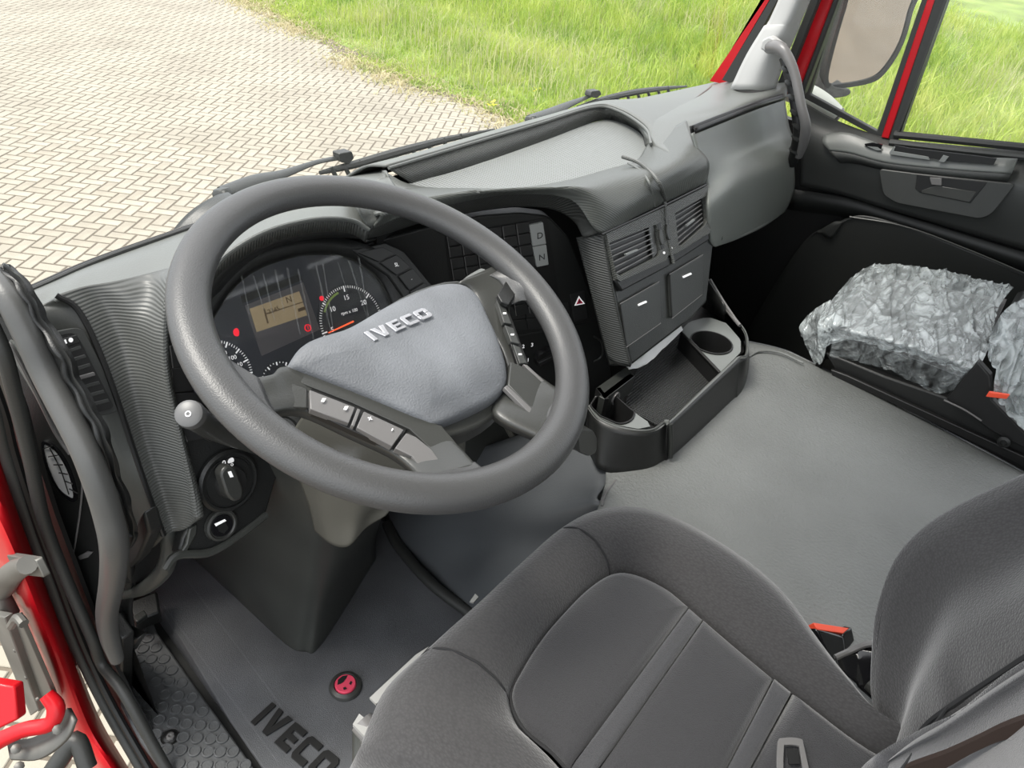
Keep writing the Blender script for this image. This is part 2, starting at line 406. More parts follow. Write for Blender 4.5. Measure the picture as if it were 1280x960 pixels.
# grass verge
def verge_z(x, y):
    d = x - edge_x(y); return GZ + .0 + max(0, d) * .035 + .05 * noise.noise(Vector((x * .7, y * .7, 3)))
vv = []
ys = [-6 + i * .6 for i in range(48)]
for y in ys:
    for k in range(24):
        x = edge_x(y) - .02 + k * .85 * (1 + k * .02); vv.append(Vector((x, y, (verge_z(x, y) if k else GZ - .02))))
verge = mk('ground', vv, grid_faces(24, len(ys)), M_soil, None, thick=0, org=Vector((8, 3, GZ)))
tag(verge, 'green grass verge beside the paving', kind='structure')
def blades(name, n, xf, hmin, hmax, wd, m, lean=.5):
    V = np.zeros((n, 5, 3)); i = 0
    while i < n:
        y = random.uniform(-5, 19); x, hh = xf(y)
        p = Vector((x, y, 0)) - CAM; c = Vector(((x * _r.x + y * _r.y), 0, -(x * _b.x + y * _b.y - (GZ - CAM.z) * -_b.z)))
        h = random.uniform(hmin, hmax) * hh; z = verge_z(x, y) - .02; a = random.uniform(0, 2 * PI)
        l = random.gauss(0, lean) * h; b = random.uniform(0, 2 * PI); wx, wy = math.cos(a) * wd, math.sin(a) * wd
        lx, ly = math.cos(b) * l, math.sin(b) * l
        V[i] = [(x - wx, y - wy, z), (x + wx, y + wy, z), (x - wx * .8 + lx * .3, y - wy * .8 + ly * .3, z + h * .6), (x + wx * .8 + lx * .3, y + wy * .8 + ly * .3, z + h * .6), (x + lx, y + ly, z + h * random.uniform(.75, 1))]
        i += 1
    me = bpy.data.meshes.new(name); base = (np.arange(n) * 5)[:, None]
    org = np.array([8., 3., GZ])
    tri = (base + np.array([[0, 1, 3, 0, 3, 2, 2, 3, 4]])).reshape(-1)
    me.vertices.add(n * 5); me.vertices.foreach_set('co', (V.reshape(-1, 3) - org).reshape(-1))
    me.loops.add(n * 9); me.loops.foreach_set('vertex_index', tri.astype(np.int32))
    me.polygons.add(n * 3); me.polygons.foreach_set('loop_start', np.arange(n * 3, dtype=np.int32) * 3)
    me.update(calc_edges=True); me.validate(); me.materials.append(m)
    o = bpy.data.objects.new(name, me); C.objects.link(o); o.location = org; return o
def grassmat(name, c1, c2, c3, sc):
    m = mat(name, c1, .6); N = m.node_tree.nodes; L = m.node_tree.links; b = N['Principled BSDF']
    t = N.new('ShaderNodeTexCoord'); n = N.new('ShaderNodeTexNoise'); n.inputs['Scale'].default_value = sc; n.inputs['Detail'].default_value = 8; n.inputs['Roughness'].default_value = .75
    r = N.new('ShaderNodeValToRGB'); L.new(t.outputs['Object'], n.inputs['Vector']); L.new(n.outputs['Fac'], r.inputs[0])
    r.color_ramp.elements[0].position = .36; r.color_ramp.elements[0].color = (*c1, 1); r.color_ramp.elements[1].position = .64; r.color_ramp.elements[1].color = (*c3, 1)
    e = r.color_ramp.elements.new(.5); e.color = (*c2, 1)
    L.new(r.outputs[0], b.inputs['Base Color'])
    tl = N.new('ShaderNodeBsdfTranslucent'); L.new(r.outputs[0], tl.inputs[0]); mx = N.new('ShaderNodeMixShader'); mx.inputs[0].default_value = .4
    out = [x for x in N if x.type == 'OUTPUT_MATERIAL'][0]; L.new(b.outputs[0], mx.inputs[1]); L.new(tl.outputs[0], mx.inputs[2]); L.new(mx.outputs[0], out.inputs[0])
    return m
M_g1 = grassmat('grass_green', (.17, .30, .03), (.37, .48, .07), (.55, .58, .17), .8)
M_g2 = grassmat('grass_pale', (.34, .37, .13), (.50, .49, .25), (.32, .42, .09), 1.2)
M_g3 = grassmat('grass_straw', (.50, .44, .28), (.56, .50, .30), (.3, .36, .1), 2)
def xf1(y):
    d = random.random() ** 1.3 * 13; return edge_x(y) + .1 + d, min(1, .12 + d * .22) * (.55 + .9 * max(0, .5 + noise.noise(Vector((d * .5, y * .5, 0)))))
def xf2(y):
    d = .3 + random.random() ** 1.2 * 11; return edge_x(y) + d, min(1, .25 + d * .25) * (.5 + max(0, noise.noise(Vector((d * .4, y * .4, 5)))) * 1.2)
def xf3(y):
    return edge_x(y) + random.gauss(.1, .22), .5
def xf4(y):
    d = random.random() ** 1.2 * 10; return edge_x(y) + .05 + d, .6
g = blades('verge_grass', 110000, xf1, .18, .55, .008, M_g1, .45); tag(g, 'long green grass growing on the verge beyond the paving', 'grass', kind='stuff')
g = blades('pale_grass', 26000, xf2, .35, .8, .005, M_g2, .5); tag(g, 'pale seed-headed tall grass rising out of the green verge', 'grass', kind='stuff')
g = blades('dry_grass', 22000, xf3, .05, .16, .012, M_g3, 1.1); tag(g, 'dry yellow straw along the edge of the paving', 'straw', kind='stuff')
g = blades('short_grass', 50000, xf4, .06, .16, .010, M_g1, .8); tag(g, 'short dense grass covering the foot of the verge', 'grass', kind='stuff')
M_flower = mat('flower_yellow', (.85, .75, .03), .6)
for k, (px, py, lab) in enumerate(((616, 131, 'yellow wild flower at the paving edge, nearest the dashboard'), (672, 112, 'yellow wild flower standing in the grass behind the right wiper arm'))):
    o = W(px, py, z=GZ + .1); t = thing('wild_flower', lab, 'flower', (o.x, o.y, GZ), group='yellow wild flowers')
    tube('stem', [Vector((o.x, o.y, GZ)), Vector((o.x + .01, o.y, GZ + .06)), o], .004, M_g1, t, seg=5)
    for a in range(7):
        r1 = Vector((math.cos(a * .9), math.sin(a * .9), .3)); c0 = o + Vector((random.uniform(-.05, .05), random.uniform(-.05, .05), random.uniform(-.03, .03)))
        slab('petal', [c0, c0 + r1 * .03 + Vector((0, .015, 0)), c0 + r1 * .055, c0 + r1 * .03 - Vector((0, .015, 0))], .004, M_flower, t)

# cab shell: floor, firewall, windscreen, doors
fl = slab('floor', [Vector((.28, -.9, -.012)), Vector((2.12, -.9, -.012)), Vector((2.12, 1.15, -.012)), Vector((.28, 1.15, -.012))], .05, M_dark)
tag(fl, 'black cab floor', kind='structure')
wf = slab('wall_front', [Vector((.27, 1.13, -.06)), Vector((2.14, 1.13, -.06)), Vector((2.14, 1.0, .62)), Vector((.27, 1.0, .62))], .03, M_black)
tag(wf, 'black bulkhead ahead of the footwells', kind='structure')
WB = [(-60, 400), (40, 360), (120, 325), (210, 293), (320, 256), (430, 223), (490, 210), (600, 177), (680, 154), (746, 136), (820, 120), (880, 107), (915, 99)]
wb = PX(WB, z=.75)
ws = patch('window_1', [wb, [p + Vector((0, -.06, .3)) for p in wb], [p + Vector((0, -.16, .75)) for p in wb]], M_glass, nu=40, nv=8, thick=0)
tag(ws, 'wide dusty windscreen above the dashboard', kind='structure')
s = tube('trim_1', [p + Vector((0, -.004, .0)) for p in wb], .004, M_rub, n=60, seg=8); tag(s, 'thin black rubber strip along the foot of the windscreen', kind='structure')
s = tube('trim_2', [p + Vector((0, .02, -.012)) for p in wb], .005, M_gloss, n=60, seg=8); tag(s, 'dark scuttle edge outside the windscreen', kind='structure')

# roof, rear wall and the bodywork above the driver's door, all outside the picture but shading the cab
M_head = mat('headliner', (.45, .45, .43), .9)
o = slab('ceiling', [Vector((.16, -1.0, 1.78)), Vector((2.12, -1.0, 1.78)), Vector((2.12, .62, 1.74)), Vector((.16, .62, 1.74))], .05, M_head); tag(o, 'light grey headliner', kind='structure')
o = slab('wall_rear', [Vector((.16, -1.0, -.1)), Vector((2.12, -1.0, -.1)), Vector((2.12, -1.0, 1.76)), Vector((.16, -1.0, 1.76))], .04, M_head); tag(o, 'grey rear cab wall', kind='structure')
# ---- right A pillar
ap = thing('trim_3', 'light grey windscreen pillar beside the passenger door', None, W(930, 105, x=1.98), kind='structure')
def pil(name, a, b, c, d, m, x, t=.02, bev=.004, x2=None):
    x2 = x if x2 is None else x2; up = lambda p, q: (p[0] + (q[0] - p[0]) * 3.2, p[1] + (q[1] - p[1]) * 3.2); b, c = up(a, b), up(d, c)
    return slab(name, [W(*a, x=x), W(*b, x=x2), W(*c, x=x2), W(*d, x=x)], t, m, ap, bevel=bev)
patch('pillar_trim', [[W(912, 112, x=1.96), W(932, 70, x=1.955), W(953, 35, x=1.95), W(973, 0, x=1.94), W(1110, -330, x=1.86)],
                      [W(940, 112, x=1.93), W(955, 75, x=1.925), W(978, 35, x=1.92), W(996, 0, x=1.91), W(1136, -330, x=1.83)],
                      [W(968, 115, x=1.97), W(984, 70, x=1.965), W(999, 35, x=1.96), W(1013, 0, x=1.95), W(1154, -330, x=1.87)]], M_pillar, ap, nu=20, nv=12, thick=.012)
pil('seal', (966, 118), (1012, 0), (1024, 0), (978, 118), M_rub, 1.99)
pil('red_frame', (976, 118), (1022, -5), (1042, -5), (996, 118), M_red, 2.02, .03)
pil('window_seal', (990, 125), (1037, -5), (1050, -5), (1004, 118), M_rub, 2.03, .03)
pil('outer_seal', (902, 100), (965, -5), (975, -5), (915, 104), M_rub, 2.0)
pil('red_outer_pillar', (890, 100), (955, 5), (966, -5), (910, 104), M_red, 2.1, .02)
# ---- passenger door
PD = (Vector((2.08, 0, .5)), Vector((-1, 0, 0)))
dr = thing('door_1', 'dark grey passenger door with armrest and open window', None, (2.08, .2, 0), kind='structure')
def dslab(name, px, m, h=0, t=.03, bev=.004, par=None, rnd=0, sm=0):
    p = [W(a, b, pl=PD, h=h) for a, b in px]
    if rnd: p = round_loop(p, rnd)
    if sm: p = smooth_loop(p, 4)
    return slab(name, p, t, m, par or dr, bevel=bev)
M_door = mat('door_plastic', (.042, .044, .042), .45, .15, 400)
M_doorlow = mat('door_lower_plastic', (.012, .013, .012), .5)
slab('inner_skin', [Vector((2.11, -.9, -.2)), Vector((2.11, 1.25, -.2)), Vector((2.11, 1.25, .60)), Vector((2.11, .7, .72)), Vector((2.11, -.9, .70))], .03, M_black, dr)
patch('upper_panel', [PX([(1005, 128), (1050, 152), (1110, 172), (1190, 181), (1300, 190)], pl=PD, h=-.02),
                      PX([(1002, 150), (1050, 172), (1110, 192), (1190, 206), (1300, 222)], pl=PD, h=.03),
                      PX([(1002, 180), (1050, 200), (1110, 214), (1190, 232), (1300, 250)], pl=PD, h=.045),
                      PX([(1000, 232), (1050, 243), (1110, 262), (1190, 285), (1300, 318)], pl=PD, h=.02)], M_door, dr, nu=40, nv=24)
patch('middle_panel', [PX([(985, 236), (1060, 248), (1130, 270), (1300, 322)], pl=PD, h=.0),
                       PX([(985, 262), (1060, 272), (1130, 292), (1300, 347)], pl=PD, h=-.005)], M_doorlow, dr, lin=True, nu=20)
patch('lower_panel', [PX([(1040, 298), (1068, 270), (1130, 282), (1210, 312), (1300, 350)], pl=PD, h=.03),
                      PX([(1000, 308), (1060, 296), (1130, 310), (1210, 340), (1300, 375)], pl=PD, h=.028),
                      PX([(900, 470), (1040, 480), (1130, 500), (1210, 520), (1300, 560)], pl=PD, h=.0)], M_doorlow, dr, nu=30, nv=14)
tube('pocket_lip', PX([(1062, 271), (1130, 283), (1210, 312), (1300, 350)], pl=PD, h=.032), .0022, M_door, dr, n=20, seg=6)
patch('armrest_top', [PX([(1030, 168), (1060, 166), (1110, 182), (1190, 194), (1272, 198)], pl=PD, h=.036),
                      PX([(1028, 178), (1062, 180), (1110, 193), (1190, 203), (1268, 208)], pl=PD, h=.052),
                      PX([(1036, 188), (1064, 192), (1110, 204), (1190, 212), (1264, 217)], pl=PD, h=.058)], mat('armrest_grey', (.13, .137, .13), .4, .1, 400), dr, nu=24, nv=8, thick=.008)
patch('armrest_edge', [PX([(1036, 189), (1064, 193), (1110, 205), (1190, 213), (1264, 218)], pl=PD, h=.0585),
                       PX([(1050, 204), (1070, 205), (1112, 214), (1190, 224), (1258, 229)], pl=PD, h=.05)], M_door, dr, lin=True, nu=24)
dslab('recess', [(1118, 181), (1135, 185), (1180, 190), (1246, 198), (1242, 206), (1190, 202), (1112, 191)], M_black, .0575, .004, .0)
dslab('latch_lever', [(1080, 180), (1092, 178), (1103, 181), (1100, 188), (1084, 184)], M_gloss, .054, .006, .0005)
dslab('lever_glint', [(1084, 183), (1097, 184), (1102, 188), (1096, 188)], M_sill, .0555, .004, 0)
dslab('chrome_bar', [(1112, 190), (1117, 183), (1119, 184), (1117, 189), (1160, 196), (1162, 200), (1112, 193)], M_sill, .060, .003, .0005)
dslab('window_switch', [(1173, 202), (1179, 194), (1186, 196), (1180, 203)], M_sill, .062, .004, .0005)
dslab('pull_panel', [(1098, 211), (1145, 217), (1270, 230), (1240, 268), (1225, 274), (1120, 254), (1104, 244)], M_door, .058, .01, .002, rnd=.012)
dslab('pull_recess', [(1146, 218), (1234, 228), (1213, 254), (1150, 241), (1144, 236)], M_black, .0595, .004, .001)
dslab('pull_ledge', [(1152, 238), (1170, 232), (1220, 240), (1212, 253), (1152, 241)], M_spoke, .0605, .003, .001)
dslab('door_handle', [(1162, 222), (1177, 223), (1177, 232), (1164, 231)], M_satin, .064, .006, .001)
# window frames of the door
ring('quarter_window_frame', [W(a, b, x=2.1) for a, b in ((1003, 122), (1120, -273), (1270, -260), (1108, 178))], [W(a, b, x=2.1) for a, b in ((1012, 118), (1127, -260), (1237, -250), (1096, 164))], .02, M_rub, dr, bevel=.003)
slab('red_divider', [W(1101, 172, x=2.09), W(1254, -283, x=2.09), W(1266, -283, x=2.09), W(1111, 174, x=2.09)], .03, M_red, dr, bevel=.003)
slab('divider_seal', [W(1110, 175, x=2.085), W(1263, -287, x=2.085), W(1285, -287, x=2.085), W(1122, 176, x=2.085)], .03, M_rub, dr, bevel=.003)
slab('divider_edge', [W(1119, 172, x=2.08), W(1281, -283, x=2.08), W(1288, -283, x=2.08), W(1122, 170, x=2.08)], .006, M_spoke, dr)
tube('window_seal', [W(1118, 168, x=2.085), W(1200, 176, x=2.085), W(1320, 188, x=2.085)], .009, M_rub, dr, n=14, seg=8)
tube('inner_sill', [W(1112, 178, x=2.07), W(1200, 188, x=2.07), W(1320, 200, x=2.07)], .008, M_door, dr, n=14, seg=8)
g = slab('window_2', [W(1010, 122, x=2.12), W(1124, -260, x=2.12), W(1240, -260, x=2.12), W(1100, 170, x=2.12)], .004, M_glass); tag(g, 'small front quarter window of the passenger door', kind='structure')
g = slab('window_3', [W(1120, 178, x=2.12), W(1272, -260, x=2.12), W(1900, -200, x=2.12), W(1900, 240, x=2.12)], .004, M_glass); tag(g, 'large side window of the passenger door', kind='structure')

# ---- left door frame, red pillar and seals
lf = thing('door_2', 'red driver door opening with black rubber seals', None, W(60, 800, x=.19), kind='structure')
RE = [(-12, 500), (0, 560), (11, 600), (41, 686), (86, 802), (124, 896), (161, 960), (200, 1020)]
RO = [(-60, 560), (-45, 620), (-12, 660), (22, 727), (58, 818), (94, 919), (124, 962), (160, 1030)]
RX = [(-90, 560), (-70, 640), (-30, 690), (8, 745), (50, 830), (86, 925), (112, 962), (150, 1040)]
yl = lambda p, x: W(p[0], p[1], x=x)
patch('red_pillar', [[yl(p, .205) for p in RE], [yl(p, .175) for p in [((a[0] + b[0]) / 2, (a[1] + b[1]) / 2) for a, b in zip(RE, RO)]], [yl(p, .165) for p in RO], [yl(p, .185) for p in RX]], M_red, lf, nu=50, nv=14, thick=.01)
SE = [(-40, 400), (-12, 470), (6, 520), (18, 568), (45, 650), (72, 722), (104, 806), (140, 880), (180, 950), (215, 1010)]
tube('outer_seal', [yl((p[0] - 10, p[1]), .205) for p in SE], .0085, M_rub, lf, n=60, seg=10)
tube('inner_seal', [yl((p[0] + 9, p[1] - 2), .215) for p in [(-32, 385), (-6, 440), (8, 490), (27, 566)] + SE[4:6] + [(106, 800), (118, 832), (146, 868), (186, 940), (226, 1010)]], .0085, M_rub, lf, n=60, seg=10)
tube('middle_seal', [yl((p[0] , p[1]), .212) for p in SE], .006, M_black, lf, n=60, seg=8)
slab('inner_sill', [W(a, b, x=.236) for a, b in [(112, 775), (135, 775), (152, 800), (152, 880), (176, 926), (206, 966), (250, 1020), (228, 1025), (146, 868), (112, 820)]], .02, M_dark, lf, bevel=.003)
slab('seal_channel', [yl((a - 8, b), .226) for a, b in SE] + [yl((a + 24, b - 6), .232) for a, b in SE[::-1]], .006, M_black, lf)
# hinge and check strap gear at the lower left
hg = thing('door_hinge', 'weathered metal door hinge arm fixed to the red pillar', 'hinge', W(30, 700, x=.14))
slab('hinge_plate', round_loop(PX([(8, 694), (44, 700), (55, 722), (20, 718)], x=.163), .004), .008, M_steel, hg, bevel=.001)
tube('hinge_arm', PX([(-12, 752), (2, 735), (16, 716), (34, 706)], x=.155), [.016, .017, .015, .011], M_steel, hg, n=16, seg=12)
lathe('hinge_pin', W(2, 750, x=.15), Vector((0, .3, 1)), [(.010, -.03), (.014, -.028), (.014, .03), (.010, .032)], M_steel, hg)
cs = thing('check_strap', 'grey door check strap in a black steel channel below the hinge', 'strap', W(40, 860, x=.12))
slab('strap', PX([(4, 775), (22, 768), (66, 868), (60, 882), (48, 890)], x=.14), .006, M_strap, cs, bevel=.001)
slab('channel', PX([(-14, 768), (5, 772), (48, 888), (38, 895)], x=.13), .012, M_steel, cs, bevel=.002)
for (a, b) in ((20, 812), (34, 846), (48, 873)): lathe('rivet', W(a, b, x=.132), Vector((-1, 0, 0)), [(.003, 0), (.003, .003), (.001, .004)], M_steel, cs, seg=10)
tube('spring', PX([(14, 782), (22, 772), (30, 780)], x=.13), .006, M_steel, cs, n=8, seg=8)
lb = thing('lower_hinge', 'silver lower hinge bracket bolted beside a red door arm', 'hinge', W(50, 915, x=.12))
patch('bracket', [PX([(8, 925), (40, 922), (70, 905), (84, 885)], d=1.10), PX([(12, 948), (48, 948), (80, 925), (92, 900)], d=1.08)], M_steel, lb, lin=True, nu=16, thick=.006)
tube('red_arm', PX([(-20, 935), (0, 925), (30, 912), (62, 905), (70, 885), (58, 868)], d=1.08), [.016, .012, .011, .011, .012, .01], M_red, lb, n=26, seg=12)
for (a, b) in ((20, 936), (24, 958), (72, 912)): lathe('bolt', W(a, b, d=1.075), -ray(a, b), [(.007, 0), (.007, .004), (.003, .007)], M_steel, lb, seg=8)
mh = tube('brake_hose', PX([(20, 1010), (50, 985), (75, 950), (95, 925), (110, 960)], d=1.2), .014, M_rub, n=24, seg=10); tag(mh, 'black rubber hose under the silver lower hinge', 'hose')
dd = slab('driver_door_edge', PX([(-30, 850), (18, 858), (22, 900), (-30, 925)], d=.98), .02, M_red, bevel=.003); tag(dd, 'red lower corner of the open driver door', 'door')
# ================================================================== FLOOR THINGS
# driver rubber mat
PZ0 = (Vector((0, 0, .004)), Vector((0, 0, 1)))
mt = thing('floor_mat', 'dark grey rubber driver floor mat with a raised edge and embossed maker name', 'mat', (.5, .7, 0))
mp = PX([(150, 700), (185, 738), (225, 800), (290, 905), (345, 985), (520, 985), (700, 800), (600, 740), (520, 700), (470, 640), (300, 640)], z=.006)
slab('mat_sheet', mp, .006, M_mat, mt, bevel=.003)
# embossed lettering on the mat
lo = W(334, 912, z=.0075); lx = W(418, 985, z=.0075) - lo; ly = W(352, 893, z=.0075) - W(326, 912, z=.0075)
ly = ly - lx.normalized() * ly.dot(lx.normalized())
lo = W(313, 903, z=.0075)
iveco(lo, lx * 1.06, ly.normalized() * .046, Vector((0, 0, 1)), .0025, M_black, mt, slant=0)
# folds of the mat
for a, b, c in (((205, 760), (270, 850), (350, 960)), ((235, 730), (310, 830), (390, 940))):
    tube('mat_fold', PX([a, b, c], z=-.0155), .022, M_mat, mt, n=14, seg=14)
# raised edge by the tunnel
tube('mat_edge', PX([(484, 655), (500, 685), (540, 730), (590, 768)], z=.012), .012, M_rub, mt, n=20, seg=10)
# red button
fb = thing('floor_valve', 'round pink-red release button set in the floor mat', 'button', W(432, 858, z=.006))
bc = W(432, 858, z=.008)
lathe('collar', bc, Vector((0, 0, 1)), [(.029, 0), (.027, .005), (.021, .008), (.019, .006), (.0185, 0)], M_spoke, fb, seg=32)
lathe('button', bc, Vector((0, 0, 1)), [(.0185, 0), (.0185, .008), (.017, .010), (.001, .010)], M_pink, fb, seg=28)
quads('symbol', [[bc + Vector((math.cos(a) * r, math.sin(a) * r, .0105)) for a, r in ((.6, .015), (1.2, .015), (1.9, .015), (2.6, .014), (2.5, .008), (1.9, .004), (1.2, .005), (.7, .009))],
                 [bc + Vector((x, y, .0105)) for x, y in ((.003, -.006), (.009, -.004), (.009, -.008), (.004, -.010))],
                 [bc + Vector((x, y, .0105)) for x, y in ((-.009, -.004), (-.005, -.006), (-.006, -.011), (-.011, -.008))]], .0004, M_dark, fb)
# studded step plate
stp = thing('step_plate', 'dark studded plastic entry step beside the door sill', 'step', W(230, 900, z=.01))
SPX = [(160, 762), (185, 762), (196, 790), (240, 852), (300, 935), (345, 1000), (240, 1010), (205, 965), (175, 925), (150, 880), (152, 862), (162, 850), (148, 825)]
slab('plate', PX(SPX, z=.014), .02, M_step, stp, bevel=.003)
stud = None
rows = [[(175, 788)], [(185, 798)], [(179, 811), (195, 810)], [(175, 824), (189, 824), (205, 824)], [(161, 844), (184, 837), (200, 837), (215, 838)], [(174, 863), (195, 852), (211, 852), (227, 854)],
        [(170, 880), (187, 882), (206, 868), (223, 870), (240, 872)], [(182, 899), (203, 884), (220, 887), (236, 888), (253, 890)], [(199, 900), (216, 903), (233, 905), (250, 907), (267, 908)],
        [(195, 918), (229, 922), (246, 923), (263, 924), (278, 923)], [(208, 937), (226, 938), (243, 939), (260, 940), (275, 940), (291, 940)], [(223, 955), (240, 957), (258, 957), (275, 957), (290, 957), (306, 957)]]
for r in rows:
    for p in r:
        c = W(p[0], p[1], z=.014)
        if stud is None:
            stud = lathe('stud', c, Vector((0, 0, 1)), [(.0105, 0), (.0098, .0028), (.0075, .003), (.0068, .0016), (.0001, .0016)], M_step, stp, seg=14); c0 = c
        else:
            o = bpy.data.objects.new('stud', stud.data); C.objects.link(o); o.parent = stp; o.location = c - c0
lathe('fixing_screw', W(213, 921, z=.014), Vector((0, 0, 1)), [(.015, 0), (.015, .001), (.012, -.001), (.009, .002), (.007, .003), (.001, .001)], M_black, stp, seg=20)
lathe('screw_head', W(213, 921, z=.016), Vector((0, 0, 1)), [(.007, 0), (.006, .003), (.003, .0035), (.001, .001)], M_satin, stp, seg=8)
slab('edge_rib', PX([(158, 852), (163, 850), (196, 880), (193, 884)], z=.017), .006, M_step, stp, bevel=.002)

# engine tunnel / cover
tn = thing('engine_tunnel', 'grey grained vinyl engine cover filling the floor between the seats', 'cover', (1.1, .1, 0))
EZ = .42
def tdisp(p, u, v):
    return p + Vector((0, 0, .006 * noise.noise(Vector((p.x * 3, p.y * 3, 0)))))
rgt = [(925, 425), (975, 436), (1012, 452), (1150, 521), (1283, 592), (1400, 660)]
patch('cover_top', [PX([(745, 540), (757, 592), (750, 628), (725, 720), (800, 850), (900, 1100)], z=EZ),
                    PX([(770, 520), (800, 560), (830, 640), (880, 720), (990, 830), (1100, 1000)], z=EZ + .008),
                    PX([(860, 460), (900, 500), (960, 540), (1060, 620), (1180, 720), (1320, 860)], z=EZ + .01),
                    PX([(925, 432), (968, 444), (1004, 460), (1138, 531), (1268, 604), (1380, 670)], z=EZ + .002),
                    PX(rgt, z=EZ - .022)], M_cover, tn, nu=60, nv=40, disp=tdisp, thick=.004)
e0 = PX(rgt, z=EZ - .022)
patch('cover_side', [e0, [p + Vector((.012, 0, -.35)) for p in e0]], M_tunnel, tn, lin=True, nu=30, nv=4)
tube('cover_bead', PX([(936, 446), (950, 439), (975, 441), (1004, 454)], z=EZ + .006), .0025, M_cover, tn, n=20, seg=8)
# sloping left flank of the tunnel
patch('tunnel_flank', [[W(470, 620, z=.0), W(492, 672, z=.0), (W(540, 724, z=.0)), W(590, 772, z=.0), Vector((.76, .2, 0)), Vector((.76, -.5, 0))],
                       [W(520, 590, z=.16), W(545, 640, z=.14), W(600, 680, z=.13), W(650, 740, z=.14), Vector((.80, .15, .15)), Vector((.8, -.5, .15))],
                       [W(600, 560, z=.30), W(640, 600, z=.31), W(680, 650, z=.32), Vector((.84, .3, .34)), Vector((.84, .1, .34)), Vector((.84, -.5, .34))],
                       [W(720, 520, z=.41), W(757, 592, z=.418), W(750, 628, z=.418), Vector((.88, .26, .415)), Vector((.88, .1, .415)), Vector((.88, -.5, .415))]], M_tunnel, tn, nu=40, nv=24)
tube('cover_seam', [W(752, 632, z=EZ + .004), W(757, 616, z=EZ + .004), W(770, 600, z=EZ + .004)], .002, M_satin, tn, n=14, seg=6)

# ================================================================== SEATS
ds = thing('driver_chair', 'black woven fabric driver seat with smooth velour centre panels', 'seat', (.52, .1, .0))
OUT = PX([(455, 905), (480, 850), (540, 795), (600, 742), (650, 697), (700, 655), (745, 634), (795, 632), (850, 648), (910, 682), (965, 722), (998, 757), (1025, 800), (1060, 850), (1108, 903)], z=.50)
OUT += [Vector((.70, -.19, .462)), Vector((.5, -.22, .462)), Vector((.32, -.19, .462)), Vector((.27, 0, .462)), Vector((.285, .2, .462)), W(452, 945, z=.50)]
INN = PX([(690, 935), (655, 905), (640, 868), (652, 838), (676, 800), (705, 766), (735, 736), (765, 717), (792, 716), (830, 732), (862, 757), (900, 790), (950, 832), (1010, 880), (1085, 935)], z=.497)
INN += [Vector((.64, -.19, .497)), Vector((.52, -.19, .497)), Vector((.42, -.18, .497)), Vector((.385, 0, .497)), Vector((.385, .1, .497)), W(735, 985, z=.497)]
K = 6
so_, si_ = smooth_loop(OUT, K), smooth_loop(INN, K); n_ = len(so_)
ringdef = [(-.02, -.30), (-.01, -.16), (0.0, -.085), (-.035, -.02), (.02, .025), (.14, .052), (.34, .062), (.60, .058), (.82, .045), (.93, .033), (.985, .02), (1.0, .028 - .02)]
v = []; cen = sum(so_, Vector()) / n_
for s, hgt in ringdef:
    for i in range(n_):
        p = so_[i].lerp(si_[i], s); z = .462 + hgt
        groove = 0
        v.append(Vector((p.x, p.y, z)))
f = grid_faces(n_, len(ringdef), True)
f = [q[::-1] for q in f]
def seam_dip(vl):
    return vl
mk('cushion_bolster', v, f, M_fab, ds, sharp=3)
# centre panels: split the inner outline by two cross bands
def inpanel(name, loop, z, m, dome=.012):
    c = sum(loop, Vector()) / len(loop); v = []; N = len(loop); R = [1, .985, .95, .85, .6, .3]
    for r in R:
        hh = {1: -.012, .985: -.002, .95: .003, .85: .006, .6: .008, .3: .008}[r]
        for p in loop: q = c.lerp(p, r); v.append(Vector((q.x, q.y, z + hh)))
    v.append(Vector((c.x, c.y, z + .008)))
    f = grid_faces(N, len(R), True) + [((len(R) - 1) * N + j, (len(R) - 1) * N + (j + 1) % N, len(v) - 1) for j in range(N)]
    a = (v[1] - v[0]).cross(v[N] - v[0])
    o = mk(name, v, f, m, ds, sharp=3)
    bmx = bmesh.new(); bmx.from_mesh(o.data); bmesh.ops.recalc_face_normals(bmx, faces=bmx.faces)
    bmx.normal_update(); bmx.faces.ensure_lookup_table()
    if sum(fc.normal.z for fc in bmx.faces) < 0: bmesh.ops.reverse_faces(bmx, faces=bmx.faces)
    bmx.to_mesh(o.data); bmx.free(); return o
def clip(loop, p0, d):      # keep the side where (p-p0).d > 0
    out = []
    for i in range(len(loop)):
        a, b = loop[i], loop[(i + 1) % len(loop)]; da, db = (a - p0).dot(d), (b - p0).dot(d)
        if da >= 0: out.append(a)
        if da * db < 0: out.append(a.lerp(b, da / (da - db)))
    return out
c1a, c1b = W(862, 758, z=.5), W(716, 955, z=.5); c2a, c2b = W(878, 775, z=.5), W(748, 960, z=.5)
c3a, c3b = W(968, 848, z=.5), W(912, 955, z=.5); c4a, c4b = W(990, 865, z=.5), W(938, 960, z=.5)
def side(a, b):
    d = (b - a); nrm = Vector((-d.y, d.x, 0)).normalized()
    if nrm.y < 0: nrm = -nrm
    return a, nrm
cuts = [side(c1a, c1b), side(c2a, c2b), side(c3a, c3b), side(c4a, c4b)]
zi = .497
L0 = [Vector((p.x, p.y, zi)) for p in si_]
def band(hi, lo):
    l = L0
    if hi is not None: l = clip(l, cuts[hi][0], -cuts[hi][1])
    if lo is not None: l = clip(l, cuts[lo][0], cuts[lo][1])
    return l
inpanel('front_panel', band(None, 0), zi, M_vel)
tag(inpanel('cross_stripe', band(0, 1), zi - .001, M_vel2), 'lighter grey stripe')
inpanel('middle_panel', band(1, 2), zi, M_vel)
tag(inpanel('cross_stripe', band(2, 3), zi - .001, M_vel2), 'lighter grey stripe')
inpanel('rear_panel', band(3, None), zi, M_vel)
M_seam = mat('seam_thread', (.015, .015, .016), .9)
